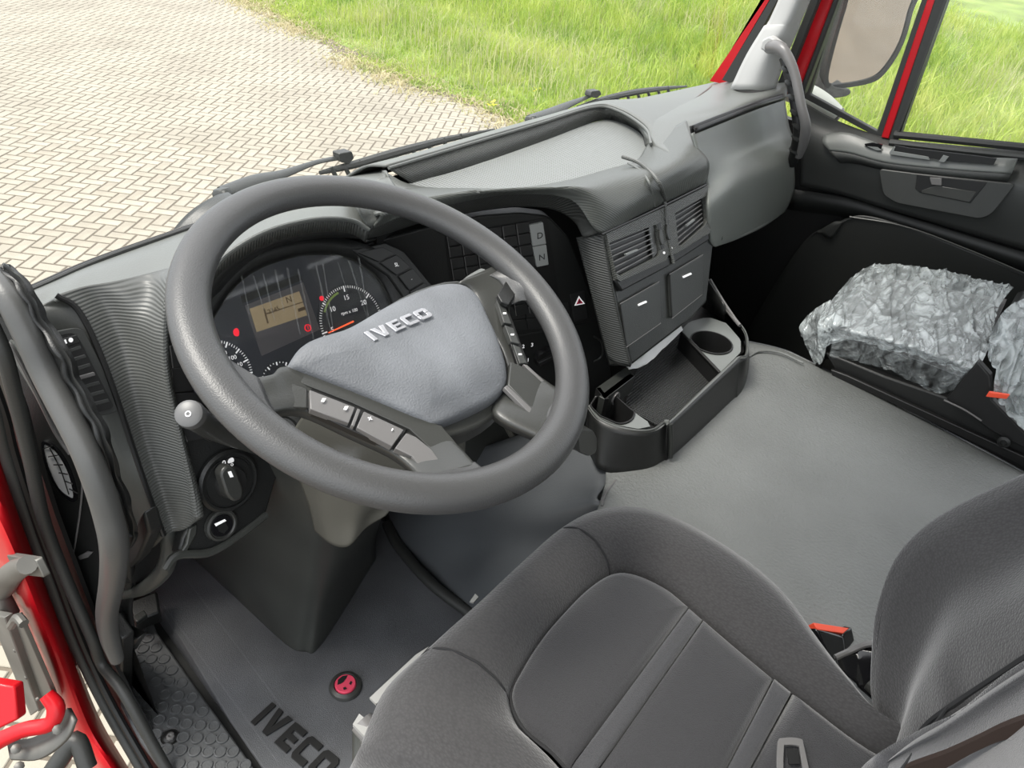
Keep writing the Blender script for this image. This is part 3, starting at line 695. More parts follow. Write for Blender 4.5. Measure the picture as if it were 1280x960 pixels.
tube('panel_seam', [Vector((p.x, p.y, .489)) for p in si_[::4]], .0022, M_seam, ds, n=n_, seg=6, closed=True)
def bol(i, s):
    z = 0
    for (a, ha), (b, hb) in zip(ringdef[3:], ringdef[4:]):
        if a <= s <= b: z = ha + (hb - ha) * (s - a) / (b - a)
    j = int(i); fr__ = i - j; so1 = so_[j % n_].lerp(so_[(j + 1) % n_], fr__); si1 = si_[j % n_].lerp(si_[(j + 1) % n_], fr__)
    p = so1.lerp(si1, s); return Vector((p.x, p.y, .462 + z + .0002))
def boltube(i0, i1): tube('bolster_seam', [bol(i0 + (i1 - i0) * k / 10, k / 10) for k in range(10)] + [bol(i1, .99)], .0015, M_seam, ds, n=30, seg=6)
boltube(5 * K - 2, 7 * K)
boltube(1 * K + 4, 2 * K)
slab('valance', PX([(440, 905), (455, 893), (500, 960), (520, 1010), (440, 1010)], z=.40), .05, M_fair, ds, bevel=.01)
tube('front_rail', [W(452, 902, z=.405), W(490, 950, z=.39), W(540, 1010, z=.38)], .014, M_satin, ds, n=12, seg=12)
slab('cover_flap', PX([(462, 872), (520, 818), (536, 808), (490, 860), (470, 880)], z=.40), .004, mat('pale_edge', (.28, .28, .27), .5), ds)
tag(ds.children[-1], 'white protective edge showing under the cushion')
slab('rail_tag', PX([(441, 905), (449, 892), (466, 906), (460, 925)], z=.415), .006, mat('pale_edge', (.28, .28, .27), .5), ds)
box('seat_base', (.36, -.15, .01), (.66, .24, .36), M_black, ds, bevel=.02)
slab('white_tag', PX([(587, 752), (594, 742), (598, 746), (592, 753)], z=.3), .003, mat('pale_edge', (.28, .28, .27), .5), ds)
# backrest
E = [W(1118, 935, x=.675), W(1104, 885, x=.69), W(1103, 835, x=.705), W(1106, 780, x=.72), W(1124, 722, x=.74), W(1153, 680, x=.76), W(1200, 646, x=.78), W(1280, 608, x=.80), W(1400, 555, x=.82)]
Bk = [p + Vector((-.02, -.13, -.01)) for p in E]
Mid = [W(1118, 935, x=.655), W(1128, 890, x=.665), W(1138, 845, x=.675), W(1160, 790, x=.69), W(1190, 740, x=.70), W(1230, 715, x=.70), W(1280, 690, x=.71), W(1350, 660, x=.72), W(1450, 620, x=.72)]
I_ = [W(1125, 950, x=.625), W(1140, 925, x=.615), W(1158, 902, x=.61), W(1180, 885, x=.60), W(1205, 868, x=.60), W(1240, 845, x=.59), W(1285, 815, x=.58), W(1350, 770, x=.57), W(1450, 700, x=.57)]
patch('backrest_bolster', [Bk, E, [e.lerp(m_, .45) + Vector((.008, .022, .004)) for e, m_ in zip(E, Mid)], Mid, [a.lerp(b, .6) + Vector((0, .006, .006)) for a, b in zip(Mid, I_)], I_, [p + Vector((-.004, -.012, -.012)) for p in I_]], M_fab, ds, nu=60, nv=50, thick=.01, sharp=3)
I2 = [p + Vector((-.003, -.006, -.006)) for p in I_]
C1 = [W(1060, 1010, x=.55), W(1110, 985, x=.54), W(1150, 970, x=.53), W(1190, 955, x=.52), W(1225, 935, x=.515), W(1270, 905, x=.51), W(1320, 875, x=.50), W(1400, 830, x=.50), W(1500, 770, x=.50)]
C2 = [p + Vector((-.30, 0, -.03)) for p in C1]
patch('backrest_centre', [I2, [a.lerp(b, .5) + Vector((0, .012, .0)) for a, b in zip(I2, C1)], C1, C2], M_vel3, ds, nu=50, nv=24, thick=.01, sharp=3)
tube('backrest_seam', [p + Vector((-.001, -.002, .001)) for p in I_], .003, M_seam, ds, n=40, seg=6)
for (a, b) in (((1185, 883), (1110, 985)), ((1290, 812), (1225, 925))):
    tube('centre_seam', [W(a[0], a[1], x=.598), W((a[0] + b[0]) / 2, (a[1] + b[1]) / 2, x=.572), W(b[0], b[1], x=.535)], .0016, M_seam, ds, n=12, seg=6)
o = slab('harness', smooth_loop([W(p[0], p[1], x=.50) for p in [(1130, 962), (1180, 943), (1220, 925), (1258, 907), (1300, 895), (1300, 918), (1255, 925), (1215, 942), (1170, 965)]], 4), .006, M_brown)
tag(o, 'dark brown folded strap lying across the driver backrest', 'strap')
# belt buckle
bk = thing('belt_buckle', 'black seat belt buckle with an orange-red release between cushion and engine cover', 'buckle', W(1045, 800, x=.80))
a_, b_, c_, d_ = W(1016, 779, x=.785), W(1060, 784, x=.825), W(1057, 791, x=.825), W(1022, 789, x=.785)
top = [a_, b_, c_, d_]; nz = Vector((0, 0, 1))
fr = [W(1022, 789, x=.785), W(1057, 793, x=.822), W(1064, 784, x=.83), W(1070, 806, x=.83)]
slab('release_button', [W(1017, 778, x=.79), W(1062, 785, x=.83), W(1054, 792, x=.815), W(1022, 787, x=.785)], .012, M_orred, bk, bevel=.001)
slab('housing', [W(1019, 785, x=.783), W(1056, 794, x=.812), W(1060, 830, x=.79), W(1040, 835, x=.77)], .03, M_gloss, bk, bevel=.004)
slab('housing_side', [W(1054, 794, x=.812), W(1065, 784, x=.832), W(1070, 808, x=.83), W(1060, 830, x=.80)], .012, M_gloss, bk, bevel=.002)
bt = thing('buckle_bracket', 'glossy black folded sheet beside the seat belt buckle', 'bracket', W(1080, 850, x=.78))
patch('fold', [[W(1044, 822, x=.755), W(1065, 812, x=.775), W(1085, 807, x=.785), W(1112, 808, x=.79)], [W(1050, 836, x=.745), W(1068, 852, x=.745), W(1088, 872, x=.745), W(1112, 900, x=.745)]], M_gloss, bt, nu=16, nv=8, thick=.003, disp=lambda p, u, v: p + Vector((0, .004 * math.sin(u * 14), 0)))
tube('folded_edge', [W(1044, 822, x=.755), W(1062, 814, x=.772), W(1085, 805, x=.783), W(1108, 805, x=.788)], .004, M_satin, bt, n=14, seg=8)
tube('cable', [W(1085, 855, x=.735), W(1098, 868, x=.73), W(1112, 890, x=.725)], .007, M_spoke, bt, n=8, seg=8)
# belt tongue
tg = thing('belt_tongue', 'clear shiny seat belt tongue lying on the rear of the driver cushion', 'buckle', W(990, 945, z=.507))
po = smooth_loop(PX([(972, 930), (980, 922), (1000, 923), (1005, 932), (1012, 985), (976, 985)], z=.512), 5)
pi = smooth_loop(PX([(980, 936), (984, 931), (998, 932), (1000, 938), (1004, 980), (982, 980)], z=.512), 5)
ring('frame', po, pi, .003, M_satin, tg, bevel=.0008)
slab('slot', PX([(984, 936), (998, 937), (1000, 955), (986, 955)], z=.5115), .001, M_black, tg)

# ---- passenger seat
ps = thing('passenger_chair', 'black passenger seat base beside the engine cover', 'seat', (1.65, 0, 0))
def PQ(pts, x): return [W(p[0], p[1], x=x) for p in pts]
slab('base_side', PQ([(1030, 440), (1105, 470), (1250, 520), (1320, 560), (1320, 640), (1280, 586), (1150, 515), (1045, 466)], 1.50), .04, M_dark, ps, bevel=.004)
slab('rail', PQ([(1038, 462), (1060, 470), (1290, 575), (1290, 590), (1150, 521), (1040, 470)], 1.485), .01, M_black, ps, bevel=.002)
slab('hinge_cover', PQ([(1182, 498), (1222, 452), (1238, 470), (1240, 500), (1300, 560), (1290, 566), (1240, 540)], 1.475), .02, M_black, ps, bevel=.003)
tube('lever', [W(1180, 500, x=1.47), W(1205, 512, x=1.468), W(1227, 526, x=1.466)], .0018, M_satin, ps, n=8, seg=6)
lathe('bolt', W(1255, 552, x=1.47), Vector((-1, 0, 0)), [(.011, 0), (.011, .003), (.006, .005), (.005, .002), (.001, .002)], M_dark, ps, seg=16)
# cushion block under the film
_dn = Vector((0, 0, -.012))
ctop = [[W(1040, 407, x=1.50), W(1090, 420, x=1.50), W(1150, 438, x=1.50), W(1215, 462, x=1.50)],
        [W(1062, 372, x=1.66), W(1110, 384, x=1.66), W(1170, 398, x=1.66), W(1236, 424, x=1.66)],
        [W(1095, 342, x=1.82), W(1140, 346, x=1.83), W(1200, 358, x=1.84), W(1262, 368, x=1.86)]]
ctop = [[p + _dn for p in r] for r in ctop]
patch('cushion_top', ctop, M_fab, ps, nu=20, nv=14, thick=.01)
e = ctop[0]
patch('cushion_side', [e, [p + Vector((.005, 0, -.035)) for p in e], [p + Vector((.02, 0, -.075)) for p in e]], M_dark, ps, nu=20, nv=8, thick=.01)
e = [ctop[0][0], ctop[1][0], ctop[2][0]]
patch('cushion_front', [e, [p + Vector((0, -.01, -.10)) for p in e]], M_dark, ps, nu=14, lin=True, thick=.01)
# protective film
fm = thing('plastic_cover', 'crinkled clear plastic film draped over the passenger seat', 'plastic film', (1.62, .1, .5))
def crinkle(a, sc=9, lo=0):
    a *= .6
    def fn(p, u, v):
        q = Vector((p.x * .45 + p.y * .3, p.y - p.x * .3, p.z)) * sc * 1.1
        r = 1 - abs(noise.noise(Vector((q.x, q.y * 1.6, q.z)))) * 2
        r2 = 1 - abs(noise.noise(Vector((q.x * 2.3 + 4, q.y * 2.9, q.z * 2)))) * 2
        r3 = 1 - abs(noise.noise(Vector((q.x * 6 + 4, q.y * 5, q.z * 4)))) * 2
        r4 = 1 - abs(noise.noise(Vector((q.x * 1.2 + 9, q.y * 4.5, q.z * 2)))) * 2
        return p + Vector((-.25, -.2, 1)) * (a * (1.1 * r ** 5 + .8 * r2 ** 5 + .3 * r3 ** 4 + .9 * r4 ** 6))
    return fn
ft = [[W(1022, 440, x=1.485), W(1060, 425, x=1.492), W(1105, 438, x=1.492), W(1160, 452, x=1.492), W(1200, 466, x=1.492), W(1222, 470, x=1.492)],
      [W(1022, 405, x=1.49), W(1045, 403, x=1.495), W(1092, 416, x=1.495), W(1152, 433, x=1.495), W(1195, 449, x=1.495), W(1225, 459, x=1.495)],
      [W(1038, 378, x=1.60), W(1060, 372, x=1.62), W(1110, 384, x=1.64), W(1165, 396, x=1.65), W(1210, 410, x=1.66), W(1238, 420, x=1.68)],
      [W(1060, 352, x=1.74), W(1082, 346, x=1.76), W(1130, 352, x=1.78), W(1180, 362, x=1.79), W(1220, 376, x=1.80), W(1248, 384, x=1.80)],
      [W(1078, 337, x=1.84), W(1098, 331, x=1.85), W(1140, 333, x=1.86), W(1190, 342, x=1.87), W(1232, 352, x=1.88), W(1266, 360, x=1.88)]]
patch('film_over_cushion', ft, M_film, fm, nu=150, nv=120, thick=0, disp=crinkle(.009))
fc = [[W(1038, 375, x=1.58), W(1044, 402, x=1.50), W(1036, 420, x=1.49), W(1028, 452, x=1.48)], [W(1022, 385, x=1.58), W(1018, 405, x=1.54), W(1014, 420, x=1.52), W(1024, 456, x=1.49)], [W(1008, 396, x=1.58), W(998, 412, x=1.55), W(1006, 432, x=1.53), W(1018, 455, x=1.50)]]
patch('film_corner', fc, M_film, fm, nu=60, nv=50, thick=0, disp=crinkle(.006, 14))
fh = [[W(1042, 405, x=1.488), W(1095, 420, x=1.488), W(1150, 438, x=1.488), W(1222, 462, x=1.488)], [W(1040, 425, x=1.484), W(1095, 442, x=1.482), W(1150, 462, x=1.48), W(1205, 484, x=1.48)], [W(1036, 447, x=1.482), W(1092, 458, x=1.478), W(1140, 478, x=1.475), W(1172, 494, x=1.474)]]
M_film2 = M_film.copy(); M_film2.name = 'thin_plastic_film'
for nn_ in M_film2.node_tree.nodes:
    if nn_.type == 'MAP_RANGE': nn_.inputs['To Min'].default_value = .0; nn_.inputs['To Max'].default_value = .28
o = patch('film_hanging_side', fh, M_film2, fm, nu=110, nv=40, thick=0, disp=crinkle(.006, 16))
fr_ = [[W(1238, 415, x=1.60), W(1232, 440, x=1.52), W(1240, 470, x=1.48), W(1242, 492, x=1.47), W(1262, 522, x=1.46), W(1290, 545, x=1.46)],
       [W(1250, 395, x=1.60), W(1258, 425, x=1.55), W(1262, 460, x=1.50), W(1270, 490, x=1.48), W(1285, 515, x=1.48), W(1310, 545, x=1.48)],
       [W(1262, 383, x=1.62), W(1280, 410, x=1.58), W(1292, 450, x=1.54), W(1300, 480, x=1.52), W(1320, 505, x=1.52), W(1340, 545, x=1.52)],
       [W(1280, 374, x=1.70), W(1310, 400, x=1.65), W(1330, 440, x=1.60), W(1350, 480, x=1.58), W(1370, 520, x=1.58), W(1390, 560, x=1.58)]]
patch('film_over_backrest', fr_, M_film, fm, nu=90, nv=80, thick=0, disp=crinkle(.010, 10))
o = slab('release_tab', PQ([(1232, 496), (1236, 490), (1262, 494), (1258, 499)], 1.455), .006, M_orred, ps, bevel=.001); tag(o, 'orange release tab')
bx = slab('passenger_backrest', PQ([(1246, 400), (1300, 400), (1330, 600), (1290, 545), (1250, 480)], 1.62), .2, M_dark, ps, bevel=.02)
# ================================================================== DASHBOARD
da = thing('dashboard', 'long dark grey dashboard under the windscreen with raised cluster hood', 'dashboard', (1.1, .75, .3))
def w3(lst): return [W(a, b, **{k: v}) for a, b, k, v in lst]
box('dash_core', (.36, .90, .25), (2.06, .93, .735), M_black, da, bevel=0); box('tray_core', (.74, .80, .5), (1.46, .92, .764), M_black, da, bevel=0)
# left top skin: windscreen edge down to trim crease
lt0 = w3([(30, 366, 'z', .748), (75, 346, 'z', .748), (110, 332, 'z', .748), (140, 321, 'z', .748), (170, 310, 'z', .748), (205, 297, 'z', .748), (240, 284, 'z', .748)])
lt2 = w3([(20, 390, 'y', .885), (58, 380, 'y', .88), (76, 371, 'y', .868), (110, 361, 'y', .866), (145, 354, 'y', .858), (185, 345, 'y', .852), (232, 332, 'y', .84)])
patch('left_top', [lt0, [a.lerp(b, .5) + Vector((0, 0, .004)) for a, b in zip(lt0, lt2)], lt2], M_top, da, nu=50, nv=20)
# ribbed trim running down from the top
tr_rows = [w3([(72, 368, 'y', .868), (105, 358, 'y', .868), (140, 352, 'y', .86), (180, 343, 'y', .855), (222, 332, 'y', .84)]),
           w3([(98, 385, 'y', .855), (128, 378, 'y', .855), (158, 372, 'y', .84), (190, 362, 'y', .83), (216, 350, 'y', .80)]),
           w3([(122, 430, 'y', .83), (150, 425, 'y', .83), (172, 420, 'y', .815), (192, 412, 'y', .795), (206, 405, 'y', .785)]),
           w3([(145, 490, 'y', .80), (165, 488, 'y', .80), (182, 484, 'y', .79), (197, 478, 'y', .775), (208, 470, 'y', .765)]),
           w3([(168, 560, 'y', .775), (184, 558, 'y', .775), (199, 555, 'y', .765), (214, 550, 'y', .75), (224, 545, 'y', .74)]),
           w3([(190, 625, 'y', .745), (205, 623, 'y', .745), (220, 620, 'y', .735), (232, 616, 'y', .725), (240, 612, 'y', .715)]),
           w3([(206, 668, 'y', .73), (218, 665, 'y', .73), (230, 662, 'y', .72), (240, 655, 'y', .71), (246, 648, 'y', .70)])]
patch('ribbed_trim', tr_rows, M_carbZ, da, nu=30, nv=60, thick=.01)
sl = [r[0] for r in tr_rows]; tube('trim_groove', [p + Vector((-.002, -.001, 0)) for p in sl], .0035, M_black, da, n=50, seg=8)
sr = [r[-1] for r in tr_rows]; tube('trim_edge', [p + Vector((.002, .004, 0)) for p in sr], .004, M_carbZ, da, n=50, seg=8)
# end panel with the outer vent
pe_rows = [w3([(10, 388, 'y', .89), (30, 386, 'y', .886), (52, 381, 'y', .882), (75, 372, 'y', .869)]),
           w3([(40, 400, 'y', .875), (60, 395, 'y', .87), (80, 391, 'y', .865), (97, 388, 'y', .86)]),
           w3([(40, 440, 'y', .86), (75, 436, 'y', .855), (100, 433, 'y', .845), (121, 431, 'y', .835)]),
           w3([(70, 500, 'y', .83), (100, 496, 'y', .825), (122, 493, 'y', .815), (144, 491, 'y', .805)]),
           w3([(100, 565, 'y', .805), (130, 563, 'y', .80), (150, 562, 'y', .79), (167, 561, 'y', .78)]),
           w3([(150, 630, 'y', .80), (165, 628, 'y', .78), (178, 627, 'y', .765), (189, 626, 'y', .75)]),
           w3([(180, 690, 'y', .79), (192, 684, 'y', .76), (200, 676, 'y', .745), (206, 669, 'y', .735)])]
patch('end_panel', pe_rows, M_fair, da, nu=24, nv=50, thick=.006)
PV = plane3(W(95, 415, y=.845), W(150, 515, y=.796), W(70, 425, y=.845))
PV = (PV[0] + PV[1] * .012, PV[1])
vo = round_loop(PX([(62, 416), (98, 409), (108, 414), (153, 505), (148, 515), (122, 522), (100, 520)], pl=PV), .006)
vi = round_loop(PX([(66, 422), (92, 417), (98, 422), (142, 507), (139, 511), (116, 517), (104, 512)], pl=PV), .005)
vt = thing('air_vent', 'tall dashboard air vent behind the left grab handle', 'vent', PV[0])
n_ = min(len(vo), len(vi)); ring('vent_frame', vo, vi, .02, M_door, vt, bevel=.001, lift=.003)
slab('vent_cavity', vi, .004, M_black, vt, n=PV[1]); vt.children[-1].location = -PV[1] * .008
slab('vent_flap', PX([(70, 426), (96, 418), (101, 428), (76, 437)], pl=PV, h=.001), .006, M_dark, vt, bevel=.001)
for k in range(7):
    t = (k + .4) / 7.2; a = (72 + 38 * t, 436 + 78 * t); b = (98 + 42 * t, 427 + 80 * t)
    slab('slat', PX([a, b, (b[0] + 2, b[1] + 4.5), (a[0] + 2, a[1] + 4.5)], pl=PV, h=.0005 if k != 3 else .004), .006 if k != 3 else .009, M_door if k != 3 else M_satin, vt, bevel=.0008)
quads('markings', [PX([(80, 425), (82, 424), (84, 429), (82, 430)], pl=PV, h=.0015), [W(88.5 + 3 * math.cos(a), 425 + 3 * math.sin(a), pl=PV, h=.0015) for a in [i * PI / 5 for i in range(10)]]], .0003, M_white, vt)
# lower side trim curve below the vent
tube('side_moulding', w3([(150, 560, 'y', .80), (175, 572, 'y', .785), (192, 600, 'y', .77), (205, 640, 'y', .755), (212, 680, 'y', .745), (205, 712, 'y', .75), (180, 735, 'y', .79), (150, 745, 'y', .83)]), [.008, .012, .013, .013, .012, .012, .010, .006], M_fair, da, n=40, seg=12, flat=1)
slab('side_pocket', [W(a, b, y=.80) for a, b in ((145, 640), (165, 595), (190, 610), (202, 650), (206, 700), (180, 728), (140, 735))], .01, M_dark, da, bevel=.004)
slab('pocket_gloss', smooth_loop([W(a, b, y=.795) for a, b in ((160, 640), (168, 628), (196, 640), (204, 652), (200, 664), (175, 668), (165, 660))], 4), .006, M_gloss, da, bevel=.002)
# lower left instrument panel
PL = plane3(W(283, 600, y=.725), W(240, 660, y=.705), W(330, 470, y=.79))
PL = (W(283, 600, y=.725), Vector((0, -.955, .298)).normalized())
lp = slab('lower_panel', PX([(205, 400), (212, 500), (232, 590), (246, 640), (228, 672), (222, 695), (236, 694), (262, 690), (332, 645), (345, 600), (420, 520), (400, 400), (300, 380)], pl=PL, h=-.004), .02, M_dark, da, bevel=.003)
tube('panel_lower_rim', PX([(206, 712), (222, 694), (262, 690), (300, 668), (333, 643)], pl=PL, h=-.002), .006, M_fair, da, n=24, seg=8)
slab('side_strip', PX([(237, 661), (247, 655), (246, 668), (234, 690), (226, 700), (222, 697), (233, 680)], pl=PL, h=0), .01, M_fair, da, bevel=.002)
for q in ([(212, 432), (226, 430), (236, 458), (216, 460)], [(214, 460), (238, 458), (246, 488), (217, 491)], [(217, 492), (248, 490), (262, 520), (223, 523)], [(222, 524), (265, 522), (277, 545), (234, 552)]):
    slab('blank_switch', PX(q, pl=PL, h=.0005), .006, M_btn, da, bevel=.0012)
    tube('switch_gap', [p for p in PX([q[0], q[3]], pl=PL, h=.0008)], .0009, M_satin, da, n=3, seg=5)
# light switch
ls = thing('light_switch', 'large round black headlamp switch below the steering wheel rim', 'switch', PL[0])
cc = W(285, 601, pl=PL); ax = PL[1]
lathe('bezel', cc, ax, [(.044, -.002), (.044, .003), (.040, .006), (.037, .0055), (.036, .003), (.034, .003), (.033, .005), (.001, .005)], M_dark, ls, seg=48)
lathe('dial', cc, ax, [(.022, .004), (.022, .010), (.020, .013), (.001, .013)], M_btn, ls, seg=36)
slab('grip', round_loop(PX([(275, 592), (284, 581), (295, 585), (305, 612), (303, 624), (293, 628), (284, 620)], pl=PL, h=.028), .006), .018, M_spoke, ls, bevel=.003)
slab('pointer', PX([(285, 590), (289, 589), (292, 596), (288, 597)], pl=PL, h=.0288), .001, M_white, ls)
quadtext('mark_zero', '0', (277, 578), (287, 576), (275, 568), .011, M_white, ls, PL, .0062)
quads('lamp_mark', [smooth_loop(PX([(285, 579), (286, 574), (291, 572), (292, 577)], pl=PL, h=.0062), 3)], .0003, M_white, ls)
quadtext('mark_zero', 'o', (287, 579), (297, 577), (285, 569), .008, M_white, ls, PL, .0062)
# small dimmer
dm = thing('dimmer_switch', 'small oval dimmer wheel under the round headlamp switch', 'switch', W(276, 655, pl=PL))
lathe('bezel', W(276, 656, pl=PL), ax, [(.023, -.002), (.022, .004), (.019, .005), (.017, .003), (.001, .003)], M_spoke, dm, seg=36)
lathe('dial', W(276, 656, pl=PL), ax, [(.016, .003), (.015, .005), (.001, .005)], M_gloss, dm, seg=30)
slab('marking', PX([(268, 655), (281, 649), (283, 651), (270, 658)], pl=PL, h=.0055), .0004, M_white, dm)
slab('wheel', PX([(272, 658), (282, 653), (286, 660), (280, 667), (274, 665)], pl=PL, h=.0058), .002, M_dark, dm)
# hood over the cluster
lip = w3([(238, 395, 'y', .775), (254, 358, 'y', .77), (275, 325, 'y', .765), (310, 300, 'y', .755), (350, 283, 'y', .75), (400, 273, 'y', .745), (440, 275, 'y', .74), (461, 287, 'y', .73)])
hb = w3([(225, 345, 'y', .84), (262, 318, 'y', .85), (300, 290, 'y', .86), (340, 270, 'y', .865), (375, 258, 'y', .865), (415, 250, 'y', .865), (445, 250, 'y', .86), (475, 255, 'y', .84)])
wbk = w3([(200, 305, 'z', .755), (245, 288, 'z', .755), (285, 272, 'z', .755), (325, 258, 'z', .755), (365, 243, 'z', .755), (410, 228, 'z', .755), (445, 215, 'z', .755), (480, 206, 'z', .755)])
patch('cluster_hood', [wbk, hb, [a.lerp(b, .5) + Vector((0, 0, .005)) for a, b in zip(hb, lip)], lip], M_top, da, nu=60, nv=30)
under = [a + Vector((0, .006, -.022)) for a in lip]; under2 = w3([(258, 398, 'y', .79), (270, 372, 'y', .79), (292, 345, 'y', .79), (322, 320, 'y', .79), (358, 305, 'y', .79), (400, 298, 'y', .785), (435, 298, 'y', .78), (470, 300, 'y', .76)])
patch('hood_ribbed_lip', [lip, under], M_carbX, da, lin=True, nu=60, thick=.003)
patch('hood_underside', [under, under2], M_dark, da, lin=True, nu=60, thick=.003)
tube('hood_lip_edge', lip, .0028, M_top, da, n=60, seg=8)
# right wing of the hood, ribbed band to the console
cre = w3([(458, 291, 'y', .735), (475, 278, 'y', .735), (530, 259, 'y', .72), (600, 244, 'y', .70), (655, 239, 'y', .675), (702, 243, 'y', .64), (733, 262, 'y', .605), (748, 291, 'y', .582)])
bl = w3([(457, 300, 'y', .75), (485, 292, 'y', .76), (535, 277, 'y', .745), (600, 264, 'y', .725), (650, 259, 'y', .70), (690, 262, 'y', .665), (716, 276, 'y', .635), (729, 297, 'y', .605)])
patch('ribbed_band', [cre, [a.lerp(b, .5) + Vector((0, -.004, .002)) for a, b in zip(cre, bl)], bl], M_carbX, da, nu=60, nv=12, thick=.004)
# centre upper surface: tray front to crease
PSt = Vector((0, -.877, .48))
tf = w3([(470, 262, 'z', .80), (500, 240, 'z', .782), (560, 238, 'z', .775), (640, 238, 'z', .775), (705, 229, 'z', .775), (760, 214, 'z', .775), (797, 202, 'z', .775), (815, 178, 'z', .785), (858, 152, 'z', .80)])
mf = w3([(468, 270, 'z', .815), (500, 252, 'z', .81), (560, 247, 'z', .81), (640, 241, 'z', .81), (715, 236, 'z', .805), (775, 223, 'z', .80), (820, 213, 'z', .80), (845, 200, 'z', .80), (868, 182, 'z', .80)])
cf = w3([(466, 282, 'y', .735), (500, 270, 'y', .725), (560, 253, 'y', .71), (640, 240, 'y', .68), (712, 248, 'y', .625), (750, 291, 'y', .58), (800, 267, 'y', .58), (842, 247, 'y', .58), (881, 229, 'y', .58)])
mf2 = [a.lerp(b, .55) + Vector((0, -.012, .012)) for a, b in zip(mf, cf)]
patch('console_hood', [tf, mf, mf2, cf], mat('fine_ribbed_hood', (.085, .09, .083), .38, .35, 120, kind='XZ', dist=.001), da, nu=80, nv=40)
# back strip between windscreen and tray rim
TY = .87
rimb = w3([(484, 209, 'z', .80), (540, 193, 'z', .80), (610, 172, 'z', .80), (680, 152, 'z', .80), (744, 133, 'z', .80), (775, 138, 'z', .80), (806, 158, 'z', .795), (815, 178, 'z', .79)])
bs = w3([(430, 225, 'z', .752), (520, 202, 'z', .752), (600, 178, 'z', .752), (680, 155, 'z', .752), (746, 137, 'z', .752), (790, 127, 'z', .752), (850, 114, 'z', .752), (900, 103, 'z', .752)])
patch('rear_strip', [bs, [a.lerp(b, .5) + Vector((0, 0, .01)) for a, b in zip(bs, rimb)], rimb], M_top, da, nu=60, nv=14)
# tray with ribbed floor
ty = thing('dash_tray', 'shallow ribbed storage tray on top of the dashboard', 'tray', (1.1, .82, .77))
fbk = w3([(515, 229, 'z', .77), (600, 204, 'z', .77), (680, 176, 'z', .77), (748, 151, 'z', .77), (775, 153, 'z', .77), (800, 166, 'z', .77), (806, 182, 'z', .77)])
rb2 = [W(486, 210, z=.80)] + w3([(590, 179, 'z', .80), (672, 155, 'z', .80), (742, 134, 'z', .80), (774, 139, 'z', .80), (806, 160, 'z', .80), (814, 180, 'z', .795)])
patch('tray_wall', [rb2, fbk], M_carb, ty, lin=True, nu=60, thick=.003)
tube('tray_rim', rb2, .003, M_top, ty, n=60, seg=8)
patch('tray_front_edge', [w3([(470, 225, 'z', .80), (500, 238, 'z', .79), (560, 240, 'z', .777)]), w3([(482, 215, 'z', .80), (512, 230, 'z', .772), (560, 236, 'z', .77)])], M_top, ty, lin=True, nu=20)
slab('tray_floor', smooth_loop(w3([(508, 231, 'z', .77), (555, 218, 'z', .77), (600, 204, 'z', .77), (680, 176, 'z', .77), (748, 151, 'z', .77), (776, 153, 'z', .77), (802, 168, 'z', .77), (808, 184, 'z', .77), (797, 201, 'z', .77), (760, 213, 'z', .77), (700, 228, 'z', .77), (640, 236, 'z', .77), (560, 238, 'z', .77)]), 5), .004, M_trayfloor, ty)
# left closing piece between hood and tray
patch('hood_bridge', [w3([(430, 220, 'z', .75), (470, 212, 'z', .77), (480, 214, 'z', .80)]), w3([(440, 245, 'z', .83), (470, 240, 'z', .82), (500, 240, 'z', .795)]), w3([(460, 285, 'y', .735), (480, 275, 'y', .73), (510, 265, 'y', .725)])], M_top, da, nu=20, nv=14)
# two raised spines over the console
def surf(px, py, hh): return W(px, py, z=hh)
o = tube('dark_spine', w3([(778, 196, 'z', .800), (798, 203, 'z', .802), (815, 217, 'z', .803), (826, 233, 'z', .79), (832, 251, 'y', .578)]), .0036, M_carb, da, n=30, seg=8)
tube('light_spine', w3([(785, 204, 'z', .797), (800, 213, 'z', .80), (812, 230, 'z', .795), (818, 258, 'y', .575)]), .002, M_top, da, n=30, seg=8)
# passenger side top
patch('passenger_top', [w3([(760, 134, 'z', .752), (810, 123, 'z', .752), (880, 108, 'z', .752), (925, 100, 'x', 1.99), (985, 101, 'x', 2.0)]),
                        w3([(790, 143, 'z', .79), (825, 142, 'z', .79), (880, 128, 'z', .80), (930, 112, 'x', 1.98), (984, 105, 'x', 1.98)]),
                        w3([(812, 172, 'z', .795), (850, 152, 'z', .80), (900, 138, 'z', .805), (945, 121, 'x', 1.88), (984, 110, 'x', 1.97)]),
                        w3([(840, 200, 'z', .795), (862, 166, 'z', .795), (900, 150, 'z', .80), (945, 133, 'x', 1.86), (984, 121, 'x', 1.96)])], M_top, da, nu=50, nv=26, thick=.012)
patch('console_shoulder', [w3([(812, 178, 'z', .79), (850, 152, 'z', .80), (864, 158, 'z', .80)]), w3([(845, 200, 'z', .80), (866, 180, 'z', .79), (874, 190, 'y', .62)]), w3([(842, 247, 'y', .58), (865, 236, 'y', .58), (882, 229, 'y', .58)])], M_top, da, nu=20, nv=20)
